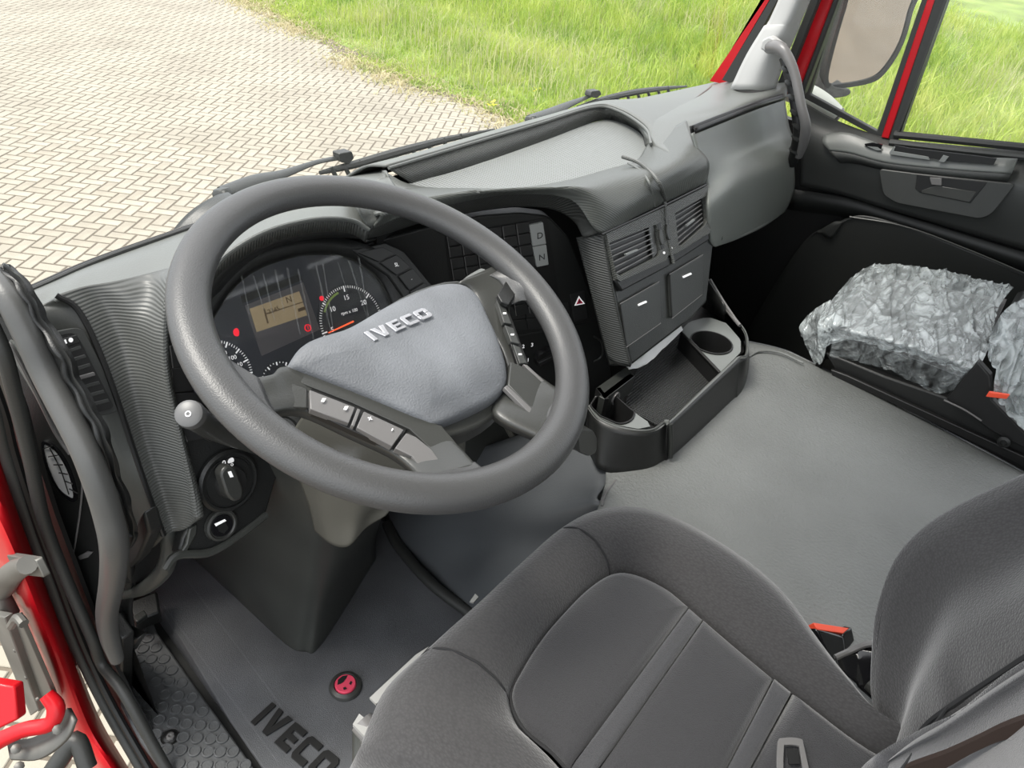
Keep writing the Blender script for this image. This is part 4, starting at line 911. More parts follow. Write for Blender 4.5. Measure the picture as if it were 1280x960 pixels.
# glovebox
gb = thing('glovebox', 'large smooth dark grey glovebox lid facing the passenger seat', 'glovebox', (1.7, .6, .6))
gr = [w3([(866, 166, 'x', 1.40), (900, 152, 'x', 1.53), (945, 135, 'x', 1.77), (981, 122, 'x', 1.96)]),
      w3([(876, 200, 'x', 1.40), (910, 188, 'x', 1.54), (950, 172, 'x', 1.77), (986, 155, 'x', 1.965)]),
      w3([(884, 230, 'x', 1.41), (918, 205, 'x', 1.54), (955, 186, 'x', 1.77), (992, 176, 'x', 1.965)]),
      w3([(886, 256, 'x', 1.375), (920, 234, 'x', 1.51), (958, 215, 'x', 1.74), (993, 206, 'x', 1.945)]),
      w3([(888, 290, 'x', 1.38), (922, 270, 'x', 1.53), (958, 250, 'x', 1.76), (993, 236, 'x', 1.965)]),
      w3([(893, 308, 'x', 1.40), (922, 298, 'x', 1.56), (955, 282, 'x', 1.78), (982, 264, 'x', 1.96)]),
      w3([(900, 305, 'x', 1.46), (925, 292, 'x', 1.60), (955, 278, 'x', 1.80), (975, 262, 'x', 1.97)])]
M_glove = mat('glovebox_plastic', (.14, .15, .14), .40, .15, 400)
patch('lid', gr, M_glove, gb, nu=40, nv=50, thick=.006)
patch('lid_gap', [w3([(864, 158, 'x', 1.395), (900, 144, 'x', 1.53), (945, 128, 'x', 1.77), (982, 117, 'x', 1.965)]), w3([(866, 168, 'x', 1.405), (900, 154, 'x', 1.54), (945, 138, 'x', 1.78), (981, 124, 'x', 1.97)])], M_black, gb, lin=True, nu=20)
patch('lid_top_edge', [w3([(868, 160, 'x', 1.392), (905, 146, 'x', 1.53), (945, 131, 'x', 1.75), (980, 121, 'x', 1.94)]), w3([(870, 167, 'x', 1.397), (905, 153, 'x', 1.535), (945, 137, 'x', 1.76), (980, 125, 'x', 1.95)])], M_black, gb, lin=True, nu=20, thick=.002)
# console stack
PF = (Vector((1.03, .58, .743)), PSt)
ck = thing('centre_console', 'dark centre console with two air vents and two lidded pockets', 'console', (1.2, .5, .45))
slab('console_body', PX([(754, 294), (882, 230), (893, 300), (884, 378), (866, 398), (789, 458), (768, 374)], pl=PF, h=-.006), .05, M_stack, ck, bevel=.006)
# vent fascia: two rings meeting in the middle
def fas(name, o, i): return ring(name, PX(o, pl=PF), PX(i, pl=PF), .02, M_carb, ck, bevel=.0015, lift=.006)
V1 = fas('vent_fascia', [(754, 292), (822, 262), (832, 320), (829, 326), (772, 352), (768, 349)], [(758, 304), (817, 281), (822, 314), (820, 320), (772, 345), (766, 341)])
V2 = fas('vent_fascia', [(822, 262), (882, 232), (887, 280), (884, 292), (842, 318), (832, 320)], [(841, 267), (879, 246), (882, 274), (878, 282), (848, 308), (845, 306)])
slab('fascia_skirt', PX([(768, 349), (832, 322), (886, 290), (887, 300), (838, 332), (778, 364)], pl=PF, h=.003), .02, M_dark, ck, bevel=.003)
for o_, (q, nsl, tab) in enumerate((([(758, 304), (817, 281), (822, 316), (770, 344)], 6, (782, 317, 797, 311)), ([(841, 267), (879, 246), (882, 277), (847, 308)], 6, (858, 281, 868, 273)))):
    VV = (V1, V2)[o_]; slab('vent_cavity', PX(q, pl=PF, h=-.004), .002, M_black, VV)
    for k in range(nsl):
        t = (k + .5) / nsl
        a = Vector(q[0]).lerp(Vector(q[3]), t); b = Vector(q[1]).lerp(Vector(q[2]), t)
        if o_ == 0: b = a.lerp(b, .93)
        else: b = a.lerp(b, .92)
        slab('slat', PX([(a.x + 1, a.y), (b.x, b.y), (b.x, b.y + 1.2), (a.x + 1, a.y + 1.2)], pl=PF, h=.003), .0025, M_satin, VV)
    slab('vent_tab', PX([(tab[0], tab[1]), (tab[2], tab[3]), (tab[2] + 1, tab[3] + 2.5), (tab[0] + 1, tab[1] + 2.5)], pl=PF, h=.008), .004, M_sill, VV, bevel=.0005)
slab('vent_inner_wall', PX([(811, 284), (817, 281), (822, 316), (816, 322)], pl=PF, h=.002), .003, M_spoke, ck)
for a in ((826, 292), (835, 286)):
    slab('thumbwheel_slot', PX([(a[0] - 4, a[1] - 12), (a[0], a[1] - 14), (a[0] + 4, a[1] + 18), (a[0] + 1, a[1] + 20)], pl=PF, h=.0066), .002, M_black, ck)
    slab('thumbwheel', smooth_loop(PX([(a[0] - 1, a[1] - 5), (a[0] + 2, a[1] - 3), (a[0] + 4, a[1] + 7), (a[0] + 2, a[1] + 14), (a[0] - 1, a[1] + 5)], pl=PF, h=.010), 3), .004, M_spoke, ck, bevel=.0008)
    quads('dot', [[W(a[0] + 4 + 1.5 * math.cos(t), a[1] + 24 + 1.7 * math.sin(t), pl=PF, h=.007) for t in [i * PI / 4 for i in range(8)]]], .0003, M_white, ck)
tube('console_spine', PX([(831, 252), (834, 290), (842, 330)], pl=PF, h=.006), .0032, M_carb, ck, n=12, seg=8)
tube('console_gap', PX([(752, 293), (815, 264), (882, 231)], pl=PF, h=.006), .0022, M_black, ck, n=12, seg=6)
for q, l in (([(775, 380), (824, 352), (826, 404), (783, 434)], 0), ([(837, 343), (879, 318), (878, 368), (840, 398)], 1)):
    lidp = PX(q, pl=PF, h=.0)
    ln = slab('pocket_lid', round_loop(lidp, .006), .008, M_stack, ck, bevel=.0015); ln.location = PSt * .0015
    lc = sum(lidp, Vector()) / 4
    ring('lid_gap', round_loop([lc.lerp(p, 1.015) for p in lidp], .006), round_loop([lc.lerp(p, .985) for p in lidp], .006), .002, M_satin if 0 else M_black, ck, lift=.0012)
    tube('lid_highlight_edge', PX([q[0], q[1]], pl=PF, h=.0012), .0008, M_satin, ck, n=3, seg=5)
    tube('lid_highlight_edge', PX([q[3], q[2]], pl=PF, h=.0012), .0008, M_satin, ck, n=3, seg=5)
    tx, tyy = ((802, 379), (858, 344))[l]
    slab('lid_grip', PX([(tx - 5, tyy + 1.5), (tx + 5, tyy - 3), (tx + 6, tyy - 1), (tx - 4, tyy + 3.5)], pl=PF, h=.0025), .002, M_white, ln)
# ribbed left flank of the console
def flk(l, m_, r):
    e_ = W(*r, pl=PF, h=.002); return [W(*l, x=e_.x - .010), W(*m_, x=e_.x - .008), e_]
fl_t = flk((720, 297), (735, 295), (754, 293)); fl_m = flk((738, 365), (750, 368), (768, 372)); fl_b = flk((760, 448), (772, 456), (788, 459))
patch('console_flank', [fl_t, fl_m, fl_b], mat('ribbed_flank', (.03, .032, .03), .4, .4, 85, kind='Z', dist=.0015), ck, nu=14, nv=30, thick=.02)
slab('usb_box', [W(a, b, x=1.42) for a, b in ((884, 272), (896, 274), (896, 305), (886, 312))], .03, M_black, ck, bevel=.003)
# ---- switch panel
PS = plane3(W(520, 310, y=.775), W(700, 300, y=.655), W(735, 460, y=.60))
sw = thing('switch_panel', 'black angled switch panel between the instrument cluster and centre console', 'panel', PS[0])
slab('panel_face', round_loop(PX([(452, 306), (535, 284), (600, 270), (650, 266), (686, 270), (712, 298), (738, 365), (756, 420), (765, 470), (740, 530), (640, 560), (560, 500), (520, 420)], pl=PS), .01), .03, M_dark, sw, bevel=.004)
slab('button_well', PX([(556, 294), (684, 272), (700, 380), (570, 410)], pl=PS, h=.001), .002, M_black, sw)
cu0 = [558, 576, 595, 613, 631, 647, 662]; 
def pq(u, v): # u column 0..6, v row 0..4
    x0 = 558 + 17.3 * u; y0 = 294.5 - 3.1 * u; return (x0 + 3.2 * v * 1.0 + v * 1.2, y0 + 28.5 * v)
for r in range(4):
    for c in range(6):
        for hf in (0, 1):
            a, b, c_, d_ = pq(c + .06, r + hf * .5 + .04), pq(c + .94, r + hf * .5 + .04), pq(c + .94, r + hf * .5 + .47), pq(c + .06, r + hf * .5 + .47)
            slab('button', PX([a, b, c_, d_], pl=PS, h=.004), .004, M_btn, sw, bevel=.0008)
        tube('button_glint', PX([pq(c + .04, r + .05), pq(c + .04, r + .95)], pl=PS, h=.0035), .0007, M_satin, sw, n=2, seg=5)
slab('light_print', round_loop(PX([(580.5, 298.5), (585.5, 297.5), (587, 303), (582, 304)], pl=PS, h=.0055), .001), .0008, M_white, sw)
# D and N selector buttons
for q, ch, oc, lab in (([(662, 282), (679, 278), (683, 305), (666, 308)], 'D', (673, 293), 'light grey drive button'), ([(666, 309), (683, 306), (686, 331), (671, 334)], 'N', (675.5, 320), 'light grey neutral button')):
    o = slab('selector_button', round_loop(PX(q, pl=PS, h=.006), .002), .006, M_btngrey, sw, bevel=.001); tag(o, lab)
    quadtext('letter', ch, oc, (oc[0] + 10, oc[1] - 2.5), (oc[0] - 2, oc[1] - 12), .016, M_black, o, PS, .0062)
# lower button row, hazard switch
for c in range(4):
    x0 = 638 + c * 18.5; y0 = 387 - c * 2
    for hf in (0, 1):
        slab('button', PX([(x0 + hf * 2, y0 + hf * 14), (x0 + 17 + hf * 2, y0 - 2 + hf * 14), (x0 + 19 + hf * 2, y0 + 11 + hf * 14), (x0 + 2 + hf * 2, y0 + 13 + hf * 14)], pl=PS, h=.003), .004, M_btn, sw, bevel=.0008)
hz = slab('hazard_button', round_loop(PX([(713, 368), (731, 364), (735, 398), (718, 402)], pl=PS, h=.003), .002), .005, M_btn, sw, bevel=.001); tag(hz, 'hazard light button with red triangle')
tri = PX([(718, 382), (723.5, 370), (731, 379.5)], pl=PS, h=.0038); tc_ = sum(tri, Vector()) / 3
ring('hazard_triangle', tri, [tc_.lerp(p, .62) for p in tri], .0006, M_white, hz, lift=.0006)
ring('hazard_triangle_inner', [tc_.lerp(p, .66) for p in tri], [tc_.lerp(p, .3) for p in tri], .0006, M_pink, hz, lift=.0008)
tube('panel_line', PX([(645, 420), (700, 410), (752, 400)], pl=PS, h=.001), .0015, M_black, sw, n=8, seg=5)
# heater controls
for c, rr in (((678, 444), .019), ((708, 432), .019)):
    cc = W(*c, pl=PS); kn = lathe('heater_knob', cc, PS[1], [(rr, 0), (rr, .008), (rr * .85, .014), (.001, .014)], M_black, sw, seg=28)
    kd = (W(c[0] + 8, c[1] - 4, pl=PS) - cc).normalized(); ks = kd.cross(PS[1])
    slab('knob_grip', [cc + kd * rr * .9 * a + ks * .004 * b + PS[1] * .02 for a, b in ((-1, -1), (1, -1), (1, 1), (-1, 1))], .01, M_btn, kn, bevel=.001)
for s_, c in (('2', (654, 433)), ('3', (665, 431)), ('4', (673, 438)), ('1', (660, 450)), ('*', (679, 450))):
    quadtext('marking', s_, c, (c[0] + 10, c[1] - 2), (c[0] - 2, c[1] - 10), .011, M_white, sw, PS)
for c in ((692, 427), (688, 441), (697, 452)):
    quads('air_symbol', [PX([(c[0] - 2, c[1] - 2), (c[0], c[1] - 2.5), (c[0] + .5, c[1] + 2), (c[0] + 4, c[1] + 1), (c[0] + 4, c[1] + 2.5), (c[0] - 1, c[1] + 3.5)], pl=PS, h=.0006), PX([(c[0] + 2.5, c[1] - 3), (c[0] + 5, c[1] - 3.5), (c[0] + 4, c[1] - .5)], pl=PS, h=.0006)], .0003, M_white, sw)
# lower bowl and lip right of the heater
tube('panel_rim', PX([(742, 420), (752, 428), (752, 445), (742, 452)], pl=PS, h=.003), .002, M_spoke, sw, n=12, seg=6)
# ---- instrument cluster
PC = (W(370, 390, y=.765), Vector((-.04, -.85, .52)).normalized())
ic = thing('instrument_cluster', 'instrument cluster with speedometer, display and rev counter behind the wheel', 'instruments', PC[0])
bo = smooth_loop(PX([(236, 420), (258, 375), (290, 335), (330, 310), (385, 297), (440, 300), (480, 318), (510, 350), (530, 400), (500, 470), (440, 520), (330, 540), (250, 500)], pl=PC, h=.012), 5)
bi = smooth_loop(PX([(256, 425), (272, 385), (300, 350), (335, 330), (385, 318), (430, 322), (462, 340), (482, 368), (492, 410), (470, 460), (420, 500), (330, 515), (268, 485)], pl=PC, h=.001), 5)
N = len(bo); vv = bo + bi; mk('bezel', vv, [(i, (i + 1) % N, N + (i + 1) % N, N + i) for i in range(N)], M_dark, ic, thick=.004)
slab('face', bi, .01, M_clus, ic)
slab('grey_field', PX([(292, 362), (377, 329), (415, 455), (332, 500)], pl=PC, h=.0008), .0006, M_clus2, ic)
slab('display_surround', PX([(306, 382), (379, 353), (400, 412), (327, 445)], pl=PC, h=.0016), .0006, mat('display_grey', (.13, .12, .125), .4), ic)
slab('amber_display', PX([(312, 386), (374, 364), (384, 394), (321, 415)], pl=PC, h=.0024), .0006, M_lcd, ic)
slab('warning_lamp_row', PX([(300, 370), (375, 342), (378, 350), (304, 379)], pl=PC, h=.0016), .0006, M_black, ic)
M_lcdink = mat('lcd_ink', (.14, .09, .04), .6)
quadtext('display_letter', 'N', (360, 375), (370, 372), (358, 367), .012, M_lcdink, ic, PC, .003)
quadtext('display_text', '2345', (341, 388), (351, 384.5), (339, 380), .009, M_lcdink, ic, PC, .003)
quads('display_line', [PX([(329, 386), (331, 385.5), (336, 404), (334, 404.5)], pl=PC, h=.003), PX([(331, 392), (378, 377), (378.5, 378.2), (331.5, 393.5)], pl=PC, h=.003), PX([(372, 386), (381, 383), (382, 387), (373, 390)], pl=PC, h=.003)], .0002, M_lcdink, ic)
def dial(name, c, rpx, a0, a1, nt, major, labels, m, num=.78, size=.010, mcol=None):
    cc = W(*c, pl=PC, h=.002); r = (W(c[0] + rpx, c[1], pl=PC) - W(*c, pl=PC)).length
    xd = (W(c[0] + 20, c[1] - 5.5, pl=PC) - W(*c, pl=PC)).normalized(); yd = PC[1].cross(xd).normalized()
    rd = r * (.74 if name == 'speedometer' else 1.06); o = lathe(name, cc - PC[1] * .0016, PC[1], [(rd, 0), (rd, .001), (.001, .001)], M_clus if m is None else m, ic, seg=48)
    ql = []
    for i in range(nt + 1):
        a = math.radians(a0 + (a1 - a0) * i / nt); d = xd * math.cos(a) + yd * math.sin(a); s = PC[1].cross(d)
        big = i % major == 0; r0 = r * (.84 if big else .93); ww = .0009 if big else .0004
        ql.append([cc + d * r0 + s * ww, cc + d * r0 - s * ww, cc + d * r - s * ww, cc + d * r + s * ww])
    quads('tick_marks', ql, .0003, M_white, o)
    for i, s_ in enumerate(labels):
        if not s_: continue
        a = math.radians(a0 + (a1 - a0) * i / (len(labels) - 1)); d = xd * math.cos(a) + yd * math.sin(a)
        text('numeral', s_, cc + d * r * num * .86 + PC[1] * .0005, xd, yd, size, mcol or M_white, o, .0002)
    return cc, xd, yd, r
cc, xd, yd, r = dial('rev_counter', (440, 402), 38, 235, -10, 60, 12, ['', '5', '10', '15', '20', '25'], mat('dial_black', (.02, .022, .03), .4))
text('dial_caption', 'rpm x 100', cc + yd * r * .28 + PC[1] * .0005, xd, yd, .0068, M_white, ic, .0002)
a = math.radians(188); d = xd * math.cos(a) + yd * math.sin(a); s = PC[1].cross(d)
quads('needle', [[cc + PC[1] * .004 + s * .0012 - d * .0, cc + PC[1] * .004 - s * .0012, cc + PC[1] * .004 + d * r * .86 - s * .0007, cc + PC[1] * .004 + d * r * .86 + s * .0007]], .0008, M_orange, ic)
ga = [math.radians(150 - i * 6) for i in range(9)]
quads('green_band', [[cc + PC[1] * .0004 + (xd * math.cos(a) + yd * math.sin(a)) * r * q for a, q in ((ga[i], .84), (ga[i + 1], .84), (ga[i + 1], .9), (ga[i], .9))] for i in range(8)], .0002, mat('green_print', (.35, .5, .12), .5), ic)
cc, xd, yd, r = dial('speedometer', (272, 471), 44, 124, -8, 30, 5, ['60', '70', '80', '90', '100', '110', '120'], mat('dial_black', (.02, .022, .03), .4), size=.0078)
for i, s_ in enumerate(('50', '60', '70', '80')):
    a = math.radians(95 - i * 36); text('inner_numeral', s_, cc + (xd * math.cos(a) + yd * math.sin(a)) * r * .42 + PC[1] * .0005, xd, yd, .006, M_orange, ic, .0002)
a = math.radians(-40); 
dial('fuel_gauge', (352, 478), 24, 150, 30, 12, 3, ['', ''], mat('dial_black', (.02, .022, .03), .4))
lathe('red_icon', W(402, 373, pl=PC, h=.001), PC[1], [(.0036, 0), (.0036, .001), (.001, .001)], M_redicon, ic, seg=10)
slab('red_icon', smooth_loop(PX([(292, 413), (296, 410), (299, 414), (298, 420), (293, 419)], pl=PC, h=.0018), 3), .0008, M_redicon, ic)
c_ = W(384, 410, pl=PC); xr = xd
ring('red_brake_icon', [c_ + (xd * math.cos(t) + yd * math.sin(t)) * .0052 for t in [i * PI / 10 for i in range(20)]], [c_ + (xd * math.cos(t) + yd * math.sin(t)) * .0038 for t in [i * PI / 10 for i in range(20)]], .0005, M_redicon, ic, lift=.002)
quads('red_brake_icon', [[c_ + PC[1] * .0022 + xd * a + yd * b for a, b in ((-.0006, -.002), (.0006, -.002), (.0006, .0025), (-.0006, .0025))]], .0002, M_redicon, ic)
M_crease = glass('film_crease', .055)
for k in range(11):
    x0 = 300 + k * 15 + random.uniform(-5, 5); y0 = 345 - k * 2.4 + random.uniform(-4, 4); L0 = random.uniform(35, 105); dx = L0 * random.uniform(.12, .34); w0 = random.uniform(.8, 2.2)
    slab('film_crease', PX([(x0, y0), (x0 + w0, y0), (x0 + dx + w0 * .6, y0 + L0), (x0 + dx, y0 + L0)], pl=PC, h=.0085), .0005, M_crease, ic)
ln = slab('lens', [p + PC[1] * .006 for p in bi], .001, M_lens, ic)
# buttons to the right of the cluster
sbz = w3([(500, 318, 'y', .765), (540, 350, 'y', .745), (565, 400, 'y', .72)])
for q, s_ in (([(448, 316), (478, 309), (494, 317), (474, 327)], ''), ([(475, 328), (496, 318), (514, 334), (496, 344)], 'SL'), ([(498, 345), (516, 335), (530, 352), (512, 363)], '-'), ([(513, 364), (531, 353), (538, 365), (520, 378)], '')):
    pb = PX(q, pl=PC, h=.016); slab('cluster_button', round_loop(pb, .003), .006, M_btn, ic, bevel=.0008)
    if s_: c = sum(pb, Vector()) / 4 + PC[1] * .001; text('marking', s_, c, xd, yd, .008, M_white, ic, .0002)
slab('button_carrier', PX([(440, 312), (482, 303), (505, 314), (545, 362), (528, 392), (510, 380), (486, 345)], pl=PC, h=.0135), .012, M_dark, ic, bevel=.002)
# ---- centre storage tray
RZ = .50
st = thing('cup_holder_tray', 'black storage bin with two cup holders below the centre console', 'tray', (1.15, .4, EZ))
RIM = [(735, 508), (748, 524), (770, 534), (798, 539), (818, 537), (832, 528), (838, 529), (880, 490), (919, 453), (925, 447), (934, 444), (936, 430), (933, 415), (922, 400), (905, 382), (885, 348)]
rim = PX(RIM, z=RZ)
low = PX([(738, 570), (748, 586), (770, 592), (795, 592), (815, 588), (830, 580), (838, 576), (880, 538), (915, 505), (922, 500), (931, 484), (936, 460), (936, 440), (930, 420), (915, 400), (895, 370)], z=EZ + .003)
patch('outer_wall', [rim, [a.lerp(b, .5) for a, b in zip(rim, low)], low], M_dark, st, lin=False, nu=90, nv=8, thick=.004)
cen_ = Vector((1.15, .5, RZ))
inn = [p + (Vector((cen_.x, cen_.y, RZ)) - p).normalized() * (.007 if 5 < i < 10 else .004) for i, p in enumerate(rim)]
patch('rim', [rim, [a.lerp(b, .5) + Vector((0, 0, .002)) for a, b in zip(rim, inn)], inn], mat('rim_plastic', (.10, .105, .10), .35), st, nu=90, nv=6, thick=.005)
tube('corner_rib', [p + Vector((-.0, -.0, 0)) for p in PX([(838, 530), (839, 555), (838, 572)], x=W(838, 530, z=RZ).x)], .004, M_stack, st, n=6, seg=8)
deck = slab('deck', PX([(738, 508), (748, 522), (770, 532), (798, 536), (818, 534), (838, 526), (918, 450), (930, 440), (930, 420), (918, 400), (885, 352), (850, 400), (780, 470)], z=RZ - .05), .01, M_black, st)
slab('textured_mat', PX([(780, 508), (796, 462), (850, 414), (884, 470), (893, 478), (838, 527), (820, 531)], z=RZ - .045), .003, mat('dimpled_rubber', (.022, .023, .023), .40, 1.0, 62, kind='grid', dist=.003), st)
M_platf = mat('silver_platform', (.15, .16, .155), .35)
def cup(outer, c, r, lab):
    op = PX(outer, z=RZ - .008); cw = W(*c, z=RZ - .008); N = 40
    # dense outer loop matched by angle around the cup
    dense = []
    for k in range(N):
        a = 2 * PI * k / N; d = Vector((math.cos(a), math.sin(a), 0)); best = None
        for i in range(len(op)):
            p, q = op[i], op[(i + 1) % len(op)]; e = q - p; den = d.x * e.y - d.y * e.x
            if abs(den) < 1e-9: continue
            t = ((p.x - cw.x) * e.y - (p.y - cw.y) * e.x) / den; u = ((p.x - cw.x) * d.y - (p.y - cw.y) * d.x) / den
            if t > 0 and -1e-6 <= u <= 1 + 1e-6: best = t if best is None else min(best, t)
        dense.append(cw + d * (best or r * 1.1))
    inn_ = [cw + Vector((math.cos(2 * PI * k / N), math.sin(2 * PI * k / N), 0)) * min(r, (dense[k] - cw).length * .97) for k in range(N)]
    ring('cup_platform', dense, inn_, .004, M_platf, st); ring('cup_block', [p - Vector((0, 0, .0045)) for p in dense], [p - Vector((0, 0, .0045)) for p in inn_], .036, M_black, st)
    v = []; 
    for q, zz in ((1.0, 0), (1.0, .003), (.94, .003), (.92, -.004), (.88, -.045), (.01, -.045)):
        v += [cw + (p - cw) * q + Vector((0, 0, zz)) for p in inn_]
    mk('cup_holder', v, grid_faces(N, 6, True), M_black, st, thick=.001)
cup([(736, 508), (745, 494), (766, 492), (788, 512), (817, 532), (798, 536), (770, 531), (748, 521)], (764, 513), .040, '')
cup([(850, 414), (862, 402), (885, 396), (908, 404), (926, 425), (926, 440), (900, 466), (880, 445)], (889, 429), .042, '')
tube('platform_edge', PX([(850, 414), (880, 445), (900, 466)], z=RZ - .008), .003, M_black, st, n=8, seg=6)
patch('rear_wall', [PX([(905, 383), (885, 350), (880, 330)], z=RZ + .03), PX([(905, 400), (880, 385), (866, 380)], z=RZ - .02)], M_dark, st, lin=True, nu=10)
tube('side_rail', [W(881, 345, z=RZ + .03), W(893, 365, z=RZ + .02), W(911, 390, z=RZ + .01), W(925, 407, z=RZ + .004)], .004, M_satin, st, n=14, seg=8)
tube('side_rail', [W(888, 350, z=RZ + .03), W(905, 378, z=RZ + .02), W(922, 403, z=RZ + .005)], .003, M_satin, st, n=14, seg=8)
sb = thing('power_socket_box', 'small black power socket housing in the left of the storage bin', 'socket', W(775, 500, z=RZ - .045))
bt_ = PX([(745, 485), (783, 458), (794, 470), (756, 499)], z=RZ + .005)
slab('housing_top', bt_, .004, M_stack, sb, bevel=.001)
f1 = [bt_[3], bt_[2], bt_[2] + Vector((0, 0, -.035)), bt_[3] + Vector((0, 0, -.04))]
slab('housing_face', f1, .012, M_stack, sb, bevel=.001)
slab('housing_side', [bt_[0], bt_[3], bt_[3] + Vector((0, 0, -.04)), bt_[0] + Vector((0, 0, -.04))], .008, M_black, sb)
c_ = (f1[0] * .62 + f1[1] * .38) * .55 + (f1[3] * .62 + f1[2] * .38) * .45; fn = (f1[1] - f1[0]).cross(f1[3] - f1[0]).normalized(); fn = fn if fn.dot(CAM - c_) > 0 else -fn
lathe('socket', c_, fn, [(.012, 0), (.012, .003), (.009, .003), (.008, 0), (.001, 0)], M_satin, sb, seg=20)
pp = patch('plastic_sheet', [w3([(781, 455, 'z', .505), (800, 440, 'z', .515), (825, 424, 'z', .515), (850, 404, 'z', .51)]), w3([(786, 462, 'z', .50), (808, 455, 'z', .50), (830, 435, 'z', .502), (854, 412, 'z', .50)])], M_paper, None, nu=30, nv=12, thick=.0008, disp=lambda p, u, v: p + Vector((0, 0, .004 * noise.noise(Vector((u * 9, v * 3, 1))))))
tag(pp, 'crumpled white sheet tucked between console and storage bin', 'paper')
# passenger footwell trims
tube('trim_4', [W(935, 432, z=.36), W(970, 442, z=.3), W(1010, 458, z=.25)], .008, M_wood, n=10, seg=6); t4 = bpy.data.objects['trim_4']; tag(t4, 'brown edge of the floor insulation in the passenger footwell', kind='structure')
# ================================================================== STEERING
WC = Vector((.50, .506, .816)); WN = Vector((.0448, -.3787, .9244)).normalized()
PWn = (WC, WN)
def P(px, py, h=0): return W(px, py, pl=PWn, h=h)
wu = Vector((0, 0, 1)).cross(WN).normalized(); wv = WN.cross(wu)
sw_ = thing('steering_wheel', 'large dark grey four-spoke steering wheel with a padded centre', 'steering wheel', WC - WN * .05)
RR = .211; n = 120; sg = 20; v = []
for i in range(n):
    a = 2 * PI * i / n; e = wu * math.cos(a) + wv * math.sin(a); c = WC + e * RR
    for j in range(sg):
        b = 2 * PI * j / sg; v.append(c + e * math.cos(b) * .0205 + WN * math.sin(b) * .0160)
f = grid_faces(sg, n, True) + [((n - 1) * sg + j, (n - 1) * sg + (j + 1) % sg, (j + 1) % sg, j) for j in range(sg)]
mk('rim', v, f, M_wheel, sw_, sharp=3)
def loft(name, A, B, m, t=.016, nu=40, nv=10, bulge=.004, par=None, **k):
    """A, B: lists of (px, py, h) on the wheel plane"""
    a = [P(*q) for q in A]; b = [P(*q) for q in B]
    mid = [x.lerp(y, .5) + WN * bulge for x, y in zip(a, b)]
    lo = [x - WN * t * .8 + (x - y).normalized() * -.004 for x, y in zip(a, b)]; hi = [y - WN * t * .8 + (y - x).normalized() * -.004 for x, y in zip(a, b)]
    return patch(name, [lo, a, mid, b, hi], m, par or sw_, nu=nu, nv=24, thick=.003, sharp=3, **k)
# leather shoulders where the spokes meet the rim
def rimarc(p0, p1, n, h, dr=0):
    def an(p):
        q = P(*p) - WC; return math.atan2(q.dot(wv), q.dot(wu))
    a, b = an(p0), an(p1)
    if b - a > PI: b -= 2 * PI
    if a - b > PI: b += 2 * PI
    return [WC + (wu * math.cos(a + (b - a) * i / (n - 1)) + wv * math.sin(a + (b - a) * i / (n - 1))) * (RR + dr) + WN * h for i in range(n)]
for p0, p1, mid, sec in (((243, 446), (312, 560), [(268, 438), (284, 474), (302, 508), (334, 536)], [(324, 474), (330, 488), (336, 503), (344, 516)]),
                         ((642, 312), (692, 388), [(624, 335), (642, 346), (652, 360), (656, 376)], [(612, 344), (624, 352), (632, 364), (640, 380)]),
                         ((728, 488), (706, 562), [(706, 482), (704, 506), (696, 530), (685, 550)], [(692, 488), (686, 501), (680, 516), (680, 536)]),
                         ((614, 612), (534, 625), [(606, 588), (582, 597), (556, 601), (531, 602)], [(593, 578), (575, 584), (555, 588), (534, 592)])):
    patch('rim_shoulder', [rimarc(p0, p1, 4, .0085, -.003), rimarc(p0, p1, 4, .0085, -.0130), [P(a, b, hh_) for (a, b), hh_ in zip(mid, (-.006, .003, .003, -.006))], [P(a, b, -.012) for a, b in sec]], M_wheel, sw_, nu=40, nv=24, thick=.001, sharp=3)
# spoke bodies
loft('spoke', [(312, 473, -.012), (340, 468, -.016), (363, 459, -.022), (450, 490, -.030), (540, 528, -.030), (572, 556, -.022), (597, 583, -.010)],
     [(322, 530, -.010), (347, 514, -.018), (385, 514, -.026), (440, 540, -.030), (490, 563, -.026), (515, 582, -.018), (530, 600, -.008)], M_spoke, t=.022, bulge=.001)
loft('spoke', [(635, 325, -.006), (650, 362, -.010), (637, 385, -.020), (645, 425, -.026), (655, 452, -.022), (690, 481, -.010), (706, 486, -.004)],
     [(575, 352, -.020), (592, 365, -.024), (606, 400, -.028), (628, 440, -.030), (634, 478, -.030), (620, 514, -.024), (683, 548, -.008)], M_spoke, t=.022, bulge=.001)
slab('hub_underside', smooth_loop([P(a, b, -.032) for a, b in ((340, 470), (430, 415), (520, 362), (585, 352), (625, 400), (645, 470), (625, 515), (560, 545), (470, 530), (385, 500))], 4), .03, M_spoke, sw_, bevel=.004)
# airbag pad
PADX = [(362, 456), (372, 438), (392, 427), (432, 414), (474, 390), (510, 372), (545, 359), (576, 358), (596, 372), (610, 400), (624, 432), (634, 468), (632, 484), (618, 498), (582, 516), (548, 527), (528, 522), (470, 498), (410, 474), (380, 463)]
pl_ = smooth_loop([P(a, b, -.018) for a, b in PADX], 5); N = len(pl_); pc = sum(pl_, Vector()) / N
def padh(p):
    q = p - WC; return .004 * noise.noise(q * 9)
FA, FB, FC = P(380, 436, -.018), P(548, 500, -.018), P(640, 452, -.018)
def facet(p):
    def sd(a, b):
        e = (b - a).normalized(); nn = e.cross(WN)
        return (p - a).dot(nn)
    return .34 * max(0, min(sd(FA, FB), 1)) + .3 * max(0, sd(FB, FC))
v = []
for s, h in ((1.0, -.016), (1.005, -.006), (.995, .001), (.97, .006), (.92, .010), (.8, .014), (.6, .017), (.4, .018), (.2, .018)):
    for p in pl_: v.append(pc.lerp(p, s) + WN * (h - facet(pc.lerp(p, s)) * (1 if s < .93 else .5)))
v.append(pc + WN * .018)
